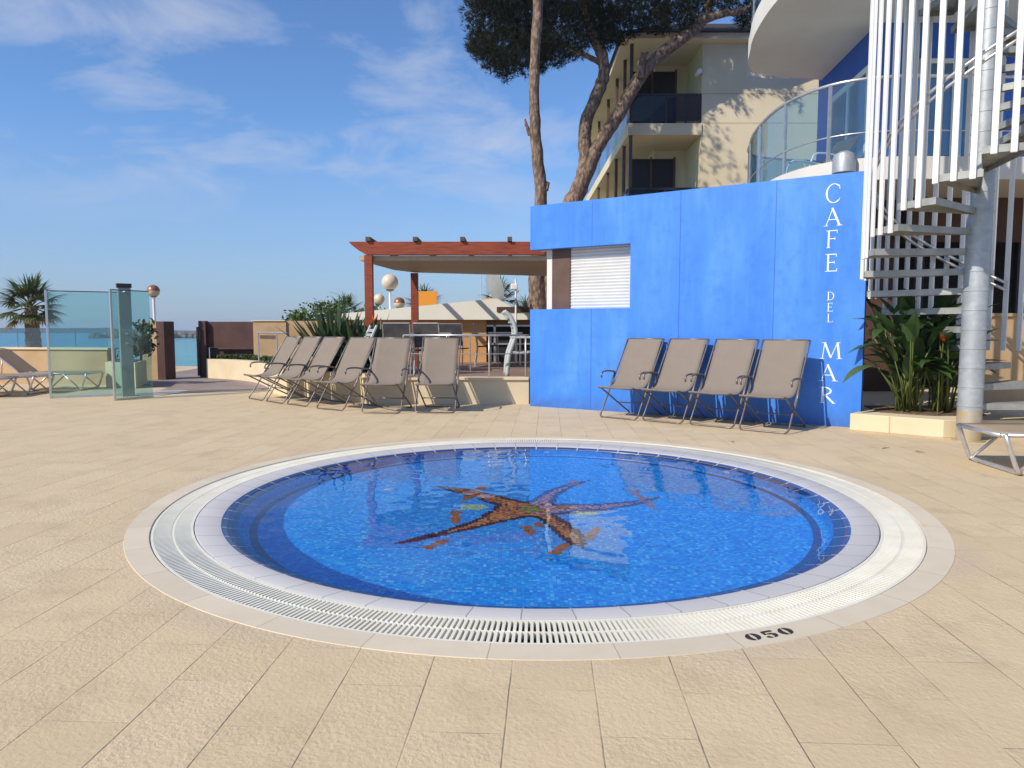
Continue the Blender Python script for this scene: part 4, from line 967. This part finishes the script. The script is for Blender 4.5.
# ------------------------------------------------------------------ spiral staircase
SC = Vector((4.92,7.48,0)); SR = 1.09
st = thing('spiral_staircase', 'galvanised spiral staircase caged in tall white vertical slats', 'staircase', SC)
def zt(a): return 1.845+.0103*(a-146.7)
prof = [(.155,0),(.155,.012),(.118,.014)]
z = .18
while z < 6.6: prof += [(.118,z-.012),(.1225,z-.01),(.1225,z+.01),(.118,z+.012)]; z += .204
prof += [(.118,6.7),(.001,6.7)]
mb = MB(); mb.lathe(prof, 32); mb.build('column', M['galv'], st, auto=35)
for k in range(27):
    a = 6.7+20*k; z = zt(a); mb = MB(); half = 10.6
    A_ = [R(a-half+2*half*i/6) for i in range(7)]
    poly = [(.105*math.cos(A_[-1]),.105*math.sin(A_[-1])),(.105*math.cos(A_[0]),.105*math.sin(A_[0]))]+[(SR*.985*math.cos(q),SR*.985*math.sin(q)) for q in A_]
    mb.prism(poly, z-.012, z)
    # folded-down edge flanges
    for q in (A_[0],A_[-1]):
        d = Vector((math.cos(q),math.sin(q))); nn = Vector((-d.y,d.x)); 
        p0, p1 = d*.11, d*SR*.985; sgn = 1 if q == A_[0] else -1
        mb.prism([(p0.x,p0.y),(p1.x,p1.y),((p1+nn*.008*sgn).x,(p1+nn*.008*sgn).y),((p0+nn*.008*sgn).x,(p0+nn*.008*sgn).y)], z-.068, z-.0125)
    for i in range(6):
        p0 = (SR*.985*math.cos(A_[i]),SR*.985*math.sin(A_[i])); p1 = (SR*.985*math.cos(A_[i+1]),SR*.985*math.sin(A_[i+1])); q0 = (p0[0]*.992,p0[1]*.992); q1 = (p1[0]*.992,p1[1]*.992)
        mb.prism([p0,p1,q1,q0], z-.068, z-.0125)
    mb.build('tread', M['tread'], st)
na_ = 45
for i in range(na_):
    a = 33+360*i/na_; k = round((a-6.7)/20); zb = zt(6.7+20*k)-.085 if a > 62 else .95
    m3 = Matrix.Rotation(R(a), 3, 'Z'); mb = MB(); z1 = 6.6
    mb.box(m3 @ Vector((SR*.985+.0185,0,(zb+z1)/2)), (.028,.052,z1-zb), m=m3); bevel(mb.build('slat', M['slatwhite'], st), .004, 1)
for dz in (.90,.98):
    mb = MB(); mb.tube([(SR*.93*math.cos(R(a)),SR*.93*math.sin(R(a)),zt(a)+dz) for a in range(40,530,6)], .017, 8); mb.build('handrail', M['alu'], st, True)

# ------------------------------------------------------------------ hotel with curved balconies
ht = thing('hotel_building', 'blue and white hotel with curved glass balconies at the right edge', 'building')
mb = MB(); mb.prism([(6.25,14.7),(6.0,11.9),(16,11.9),(16,20),(9.5,20)], 3.4, 10.5); mb.build('upper_wall', M['hotelblue'], ht)
mb = MB(); mb.prism([(6.2,14.6),(6.1,12.3),(16,12.3),(16,20),(9.5,20)], 0, 3.4); mb.build('ground_floor_wall', M['darkroom'], ht)
plan = smoothpath([(6.3,14.55,0),(4.75,14.1,0),(4.28,13.0,0),(4.08,11.9,0),(4.08,10.8,0),(4.4,10.0,0),(5.1,9.65,0),(6.2,9.65,0)],5)
plan2 = [(p.x,p.y) for p in plan]
def balcony(zb, zt_, parapet):
    mb = MB(); mb.prism(plan2+[(16,9.75),(16,11.89),(6.02,11.89),(6.27,14.5)], zb, zt_); mb.build('balcony_slab', M['offwhite'], ht)
    # upstand
    mb = MB(); vs = []; fs = []
    pp = plan2+[(16,9.75)]
    cen = Vector((6.8,12.6))
    for x, y in pp:
        d = (cen-Vector((x,y))).normalized()*.09
        if x > 6.1: d = Vector((0,.09))
        vs += [(x,y,zt_),(x,y,zt_+parapet),(x+d.x,y+d.y,zt_+parapet),(x+d.x,y+d.y,zt_)]
    for i in range(len(pp)-1):
        for j in range(3): fs.append((i*4+j,(i+1)*4+j,(i+1)*4+j+1,i*4+j+1))
    mb.add(vs, fs); mb.build('balcony_upstand', M['offwhite'], ht)
    mb = MB(); ins = []
    for x, y in pp:
        d = (cen-Vector((x,y))).normalized()*.05
        if x > 6.1: d = Vector((0,.05))
        ins.append((x+d.x,y+d.y))
    z0, z1 = zt_+parapet+.03, zt_+parapet+1.06
    vs, fs = [], []
    for i in range(len(ins)):
        a, b = Vector(ins[max(i-1,0)]), Vector(ins[min(i+1,len(ins)-1)]); e = (b-a).normalized(); nn = Vector((-e.y,e.x))*.005; c_ = Vector(ins[i])
        for q, zz_ in ((c_+nn,z0),(c_+nn,z1-.03),(c_-nn,z1-.03),(c_-nn,z0)): vs.append((q.x,q.y,zz_))
    for i in range(len(ins)-1):
        for k in range(4): fs.append((i*4+k,i*4+(k+1)%4,(i+1)*4+(k+1)%4,(i+1)*4+k))
    fs += [(0,1,2,3),tuple(len(vs)-4+k for k in (3,2,1,0))]; mb.add(vs, fs)
    mb.build('balcony_glass', M['balcglass'], ht)
    mb = MB(); mb.tube([(x,y,z1) for x,y in ins], .024, 8); mb.build('handrail', M['tanwall'] if False else M['alu'], ht, True)
    mb = MB(); mb.tube([(x,y,z0+.32) for x,y in ins], .011, 6); mb.build('mid_rail', M['alu'], ht, True)
    step = 5
    for i in range(0, len(ins)-1, step):
        x, y = ins[i]; mb = MB(); mb.bb(x-.02,x+.02,y-.02,y+.02,zt_+parapet,z1); mb.build('balcony_post', M['alu'], ht)
    for x in (7.4,8.8,10.2):
        mb = MB(); mb.bb(x-.02,x+.02,9.75,9.79,zt_+parapet,z1); mb.build('balcony_post', M['alu'], ht)
balcony(3.22, 3.42, .10); balcony(6.2, 6.4, .16)
# balcony doors and windows
def window(x0, x1, z0, z1, y, name='window', fr=.07, glass='bluewin', nm=1):
    mb = MB(); mb.bb(x0,x1,y-.05,y-.005,z1-fr,z1); mb.bb(x0,x1,y-.05,y-.005,z0,z0+fr); mb.bb(x0,x0+fr,y-.05,y-.005,z0+fr,z1-fr); mb.bb(x1-fr,x1,y-.05,y-.005,z0+fr,z1-fr)
    for k in range(1,nm+1): xx = x0+(x1-x0)*k/(nm+1); mb.bb(xx-.03,xx+.03,y-.045,y-.005,z0+fr,z1-fr)
    f = mb.build(name, M['white'], ht); mb = MB(); mb.bb(x0+fr,x1-fr,y-.025,y-.008,z0+fr,z1-fr); mb.build('pane', M[glass], f)
for zf in (3.42,6.4):
    window(6.7,8.1,zf+.02,zf+2.2,11.9); window(8.6,10.0,zf+.02,zf+2.2,11.9); window(10.4,12.4,zf+.02,zf+2.2,11.9)
# side facade sliding doors (facing left)
for zf in (3.42,6.4):
    mb = MB(); y0_, y1_ = 12.1, 13.9
    def sx(y): return 6.0+(y-11.9)/(14.7-11.9)*.25
    for (ya,yb,za,zb_) in ((y0_,y1_,zf+2.1,zf+2.2),(y0_,y0_+.09,zf,zf+2.1),(y1_-.09,y1_,zf,zf+2.1),((y0_+y1_)/2-.04,(y0_+y1_)/2+.04,zf,zf+2.1)):
        mb.prism([(sx(ya)-.05,ya),(sx(yb)-.05,yb),(sx(yb)-.004,yb),(sx(ya)-.004,ya)], za, zb_)
    f = mb.build('sliding_door', M['white'], ht); mb = MB(); mb.prism([(sx(y0_)-.025,y0_+.09),(sx(y1_)-.025,y1_-.09),(sx(y1_)-.006,y1_-.09),(sx(y0_)-.006,y0_+.09)], zf+.01, zf+2.1); mb.build('pane', M['bluewin'], f)
# ground floor: panels, glazing, low wall
mb = MB(); mb.bb(4.7,6.1,11.2,11.35,.2,3.42); mb.build('terracotta_panel', M['brownpanel'], ht)
mb = MB(); mb.bb(6.1,16,11.0,11.1,2.55,3.4); mb.build('terracotta_panel', M['brownpanel'], ht)
for x in (6.6,8.2,9.8):
    mb = MB(); mb.bb(x-.05,x+.05,11.4,11.5,.2,3.4); mb.build('door_frame', M['darkmetal'], ht)
lw_ = MB(); lw_.bb(5.95,14,8.95,9.15,.2,1.36); lw_.bb(5.9,14.05,8.92,9.18,1.36,1.40); tag(lw_.build('low_tan_wall', M['tanwall']), 'low tan wall behind the bottom steps of the spiral staircase', 'wall')
# recliner on the first-floor balcony
bc = thing('balcony_recliner', 'dark reclining chair with white tube frame behind the first floor balcony glass', 'chair', (5.0,11.9,3.42), R(200))
mb = MB(); mb.slab([(-.3,-.25,.36),(.35,-.25,.36),(.35,.25,.36),(-.3,.25,.36)], .02); mb.build('seat', M['darksling'], bc)
mb = MB(); mb.slab([(-.3,-.25,.38),(-.3,.25,.38),(-.75,.25,.98),(-.75,-.25,.98)], .02); mb.build('backrest', M['darksling'], bc)
for sy in (-.27,.27):
    mb = MB(); mb.tube(smoothpath([(.38,sy,0),(.3,sy,.4),(.15,sy,.62),(-.45,sy,.60)],3), .016, 6); mb.tube([(-.5,sy,0),(-.05,sy,.6)], .016, 6); mb.build('frame', M['white'], bc)

# ------------------------------------------------------------------ cream apartment building
ap = thing('apartment_building', 'cream apartment building with dark railings and a dark roof behind the pine', 'building')
BY = 22.0
mb = MB(); mb.bb(5.8,12,BY,34,0,10.0); mb.bb(4.75,5.8,BY+1.9,34,0,10.0); mb.build('wall', M['cream2'], ap)
mb = MB()
for zg in (5.55,7.48,8.35): mb.bb(5.805,11.99,BY-.003,BY+.01,zg,zg+.018)
mb.build('wall_groove', M['tanwall'], ap)
for z0, z1 in ((7.13,7.47),(4.3,4.65)):
    mb = MB(); mb.bb(3.55,5.795,BY-.05,34,z0,z1); mb.build('balcony_slab', M['cream2'], ap)
mb = MB(); mb.prism([(3.35,BY-.35),(12.3,BY-.35),(12.3,34.5),(3.35,34.5)], 9.85, 10.02); mb.build('eaves', M['cream2'], ap)
mb = MB(); mb.add([(3.25,BY-.45,10.03),(12.4,BY-.45,10.03),(12.4,34.6,10.03),(3.25,34.6,10.03),(5.1,BY+.9,10.8),(12.4,BY+.9,10.8),(12.4,33,10.8),(5.1,33,10.8)], [(0,1,5,4),(1,2,6,5),(2,3,7,6),(3,0,4,7),(4,5,6,7),(3,2,1,0)]); mb.build('roof', M['roof'], ap)
for zf in (4.65,7.47):
    mb = MB(); mb.bb(3.9,5.4,BY+1.85,BY+1.895,zf,zf+2.2); mb.build('sliding_door', M['winglass'], ap)
    mb = MB(); mb.bb(4.70,4.745,BY+2.2,BY+9,zf,zf+2.2); mb.build('sliding_door', M['winglass'], ap)
    for x in (3.88,4.6,5.38):
        mb = MB(); mb.bb(x,x+.06,BY+1.80,BY+1.848,zf,zf+2.25); mb.build('door_frame', M['brownpost'], ap)
    # railings: front and left
    mb = MB(); mb.bb(3.62,5.79,BY+.0,BY+.05,zf+.84,zf+.90); mb.build('railing_top', M['darkmetal'], ap)
    mb = MB(); mb.bb(3.66,5.79,BY+.015,BY+.03,zf+.08,zf+.83); mb.build('railing_glass', mk_glass('smoked_glass', (.42,.37,.33), opac=.03), ap)
    for x in (3.62,4.7,5.3,5.75):
        mb = MB(); mb.bb(x,x+.04,BY+.005,BY+.045,zf,zf+.84); mb.build('railing_post', M['darkmetal'], ap)
    mb = MB(); mb.bb(3.575,3.60,BY+.4,33.8,zf+.05,zf+.83); mb.build('side_railing_glass', M['balcglass'], ap)
    mb = MB(); mb.bb(3.56,3.62,BY+.1,33.8,zf+.83,zf+.88); mb.build('side_railing_top', M['darkmetal'], ap)
    for y in (BY+.02,BY+1.3,BY+3.0,BY+5.2,BY+8):
        mb = MB(); zt2 = 7.13 if zf < 6 else 9.85; mb.bb(3.60,3.70,y,y+.1,zf,zt2); mb.build('brown_post', M['brownpost'], ap)
mb = MB(); mb.tube([(5.7,BY-.1,9.0),(5.7,BY+.2,9.0)], .08, 12); mb.build('wall_lamp', M['white'], ap)

# ------------------------------------------------------------------ pines
def P2(px, py, Y):      # a trunk point in the plane Y, measured from the photograph once and kept in metres
    x = (px-512)/700; z = (384-py)/700; c_, s_ = math.cos(PITCH), math.sin(PITCH); yy = c_+z*s_; zz = -s_+z*c_
    return Vector((x*Y/yy, Y, H+zz*Y/yy))
def limb(mb, pts, w, n=10, sub=5, rough=.05, seed=1):
    rg = random.Random(seed); path = smoothpath(pts, sub); k = len(path); rs = []
    for i in range(k):
        f = i/(k-1)*(len(w)-1); j = min(int(f), len(w)-2); rs.append((w[j]+(w[j+1]-w[j])*(f-j))*(1+rg.uniform(-rough,rough)))
        path[i] = path[i]+Vector((rg.uniform(-1,1),rg.uniform(-1,1),0))*rs[-1]*.1
    mb.tube(path, rs, n)
def tufts(mb, c, rad, n, rg, L_=.19):
    for _ in range(n):
        while True:
            q = Vector((rg.uniform(-1,1),rg.uniform(-1,1),rg.uniform(-1,1)))
            if q.length < 1: break
        p = Vector(c)+Vector((q.x*rad[0],q.y*rad[1],q.z*rad[2])); ax = Vector((q.x*.7+rg.gauss(0,.5),q.y*.7+rg.gauss(0,.5),.5+rg.gauss(0,.5))).normalized()
        for k in range(12):
            d = (ax+Vector((rg.gauss(0,.55),rg.gauss(0,.55),rg.gauss(0,.55)))).normalized(); s_ = d.cross(Vector((rg.gauss(0,1),rg.gauss(0,1),rg.gauss(0,1)))).normalized()*.0065
            e = p+d*L_*rg.uniform(.6,1.1); mb.add([p-s_, p+s_, e], [(0,1,2)])
# slender pine at the left
Y1 = 18.2
p1 = thing('pine_tree', 'slender straight pine trunk standing at the left end of the blue wall', 'pine tree')
o0 = P2(536,330,Y1); mb = MB()
limb(mb, [Vector((o0.x-.05,Y1,-.3)),P2(536,320,Y1),P2(538,255,Y1),P2(541,200,Y1),P2(536,140,Y1),P2(534,95,Y1),P2(536,45,Y1),P2(538,0,Y1),P2(536,-60,Y1),P2(545,-130,Y1)], [.30,.25,.195,.158,.138,.13,.125,.125,.11,.08], 12, 5, .05, 3)
mb.build('trunk', M['bark'], p1, True)
mb = MB(); mb.tube([P2(530,135,Y1),P2(526,124,Y1),P2(525,119,Y1)], [.06,.04,.02], 6); mb.tube([P2(545,190,Y1),P2(548,182,Y1)], [.09,.05], 6); mb.build('branch_stub', M['bark'], p1)
mb = MB(); rg = random.Random(8)
for (px,py,rx,rz,n) in ((500,-60,1.2,.5,150),(560,-75,1.3,.5,160),(520,-120,1.4,.6,140)): tufts(mb, P2(px,py,Y1), (rx,1.2,rz), n, rg)
mb.build('crown', M['pine'], p1)
# forked pine
Y2 = 20.9
p2 = thing('pine_tree', 'leaning forked pine with a wide dark umbrella crown in front of the cream building', 'pine tree')
mb = MB()
limb(mb, [Vector((P2(545,330,Y2).x-.2,Y2,-.3)),P2(553,250,Y2),P2(570,207,Y2),P2(584,178,Y2),P2(594,152,Y2)], [.34,.31,.265,.235,.215], 12, 5, .05, 5)
mb.build('trunk', M['bark'], p2, True)
mb = MB(); limb(mb, [P2(584,174,Y2),P2(593,154,Y2),P2(606,134,Y2),P2(622,108,Y2),P2(640,78,Y2+.05),P2(657,57,Y2+.1),P2(680,40,Y2+.1),P2(700,24,Y2),P2(708,5,Y2),P2(712,-30,Y2),P2(720,-80,Y2)], [.20,.195,.19,.19,.185,.17,.16,.14,.12,.09], 12, 5, .06, 6); mb.build('limb', M['bark'], p2, True)
mb = MB(); limb(mb, [P2(581,184,Y2),P2(585,163,Y2),P2(585,142,Y2),P2(586,122,Y2),P2(596,97,Y2),P2(604,74,Y2),P2(602,55,Y2),P2(594,38,Y2),P2(588,15,Y2),P2(586,-15,Y2),P2(590,-70,Y2)], [.21,.20,.19,.18,.175,.17,.16,.15,.13,.09], 12, 5, .06, 7); mb.build('limb', M['bark'], p2, True)
mb = MB()
limb(mb, [P2(704,20,Y2),P2(722,14,Y2-.1),P2(748,9,Y2-.2),P2(790,-10,Y2-.3)], [.12,.11,.09,.05], 8, 4, .05, 9); mb.build('branch', M['bark'], p2, True)
mb = MB(); limb(mb, [P2(599,62,Y2),P2(583,54,Y2-.1),P2(566,46,Y2-.2),P2(545,41,Y2-.3),P2(520,30,Y2-.4)], [.09,.075,.06,.05,.03], 8, 4, .05, 10); mb.build('branch', M['bark'], p2, True)
mb = MB(); limb(mb, [P2(640,78,Y2-.1),P2(641,64,Y2-.15),P2(644,53,Y2-.18)], [.13,.11,.09], 8, 3, .05, 11); mb.tube([P2(642,60,Y2-.18),P2(648,52,Y2-.2)],[.05,.04],6); mb.build('branch_stub', M['bark'], p2, True)
mb = MB(); rg = random.Random(17)
clumps = [(490,20,26,22),(508,48,22,20),(500,0,30,20),(525,58,16,16),(520,25,30,22),(556,52,14,12),(575,42,16,14),(545,20,34,26),(565,0,34,22),(492,58,14,14),(505,70,10,7),(472,47,7,4),(590,22,28,22),(620,24,26,18),(640,10,30,18),(612,38,14,8),(655,26,16,9),(676,14,20,14),(690,24,10,7),(665,0,34,14),(705,4,22,10),(735,-4,22,10),(745,16,8,10),(485,-15,26,20),(530,-20,40,26),(585,-25,36,20),(640,-14,30,10),(700,-12,30,8),(480,42,12,14),(538,62,8,6),(545,44,16,12),(602,10,26,20)]
for px,py,rx,rz in clumps:
    for dy in ((-.9,.1,1.0) if px < 590 else (-.25,.1,.4)):
        Y = Y2+dy+rg.uniform(-.3,.3)*(1 if px < 590 else .3); c_ = P2(px+rg.uniform(-4,4), py+rg.uniform(-3,3), Y); k_ = Y/700
        tufts(mb, c_, (rx*k_,.75 if px < 590 else .45,rz*k_), int(34+rx*rz*(.34 if px < 590 else .25)), rg)
mb.build('crown', M['pine'], p2)

# ------------------------------------------------------------------ sea air
hz = MB(); hz.bb(-5040,5040,-100,7040,-3.9,30); ho = tag(hz.build('haze', bpy.data.materials.new('haze')), kind='stuff')
hm = ho.data.materials[0]; hm.use_nodes = True; t = NT(hm); t.n.remove(t.b)
pv_ = t.new('ShaderNodeVolumePrincipled'); pv_.inputs['Density'].default_value = .00045; pv_.inputs['Color'].default_value = (.72,.82,.95,1); t.link(pv_.outputs[0], t.n['Material Output'].inputs['Volume'])
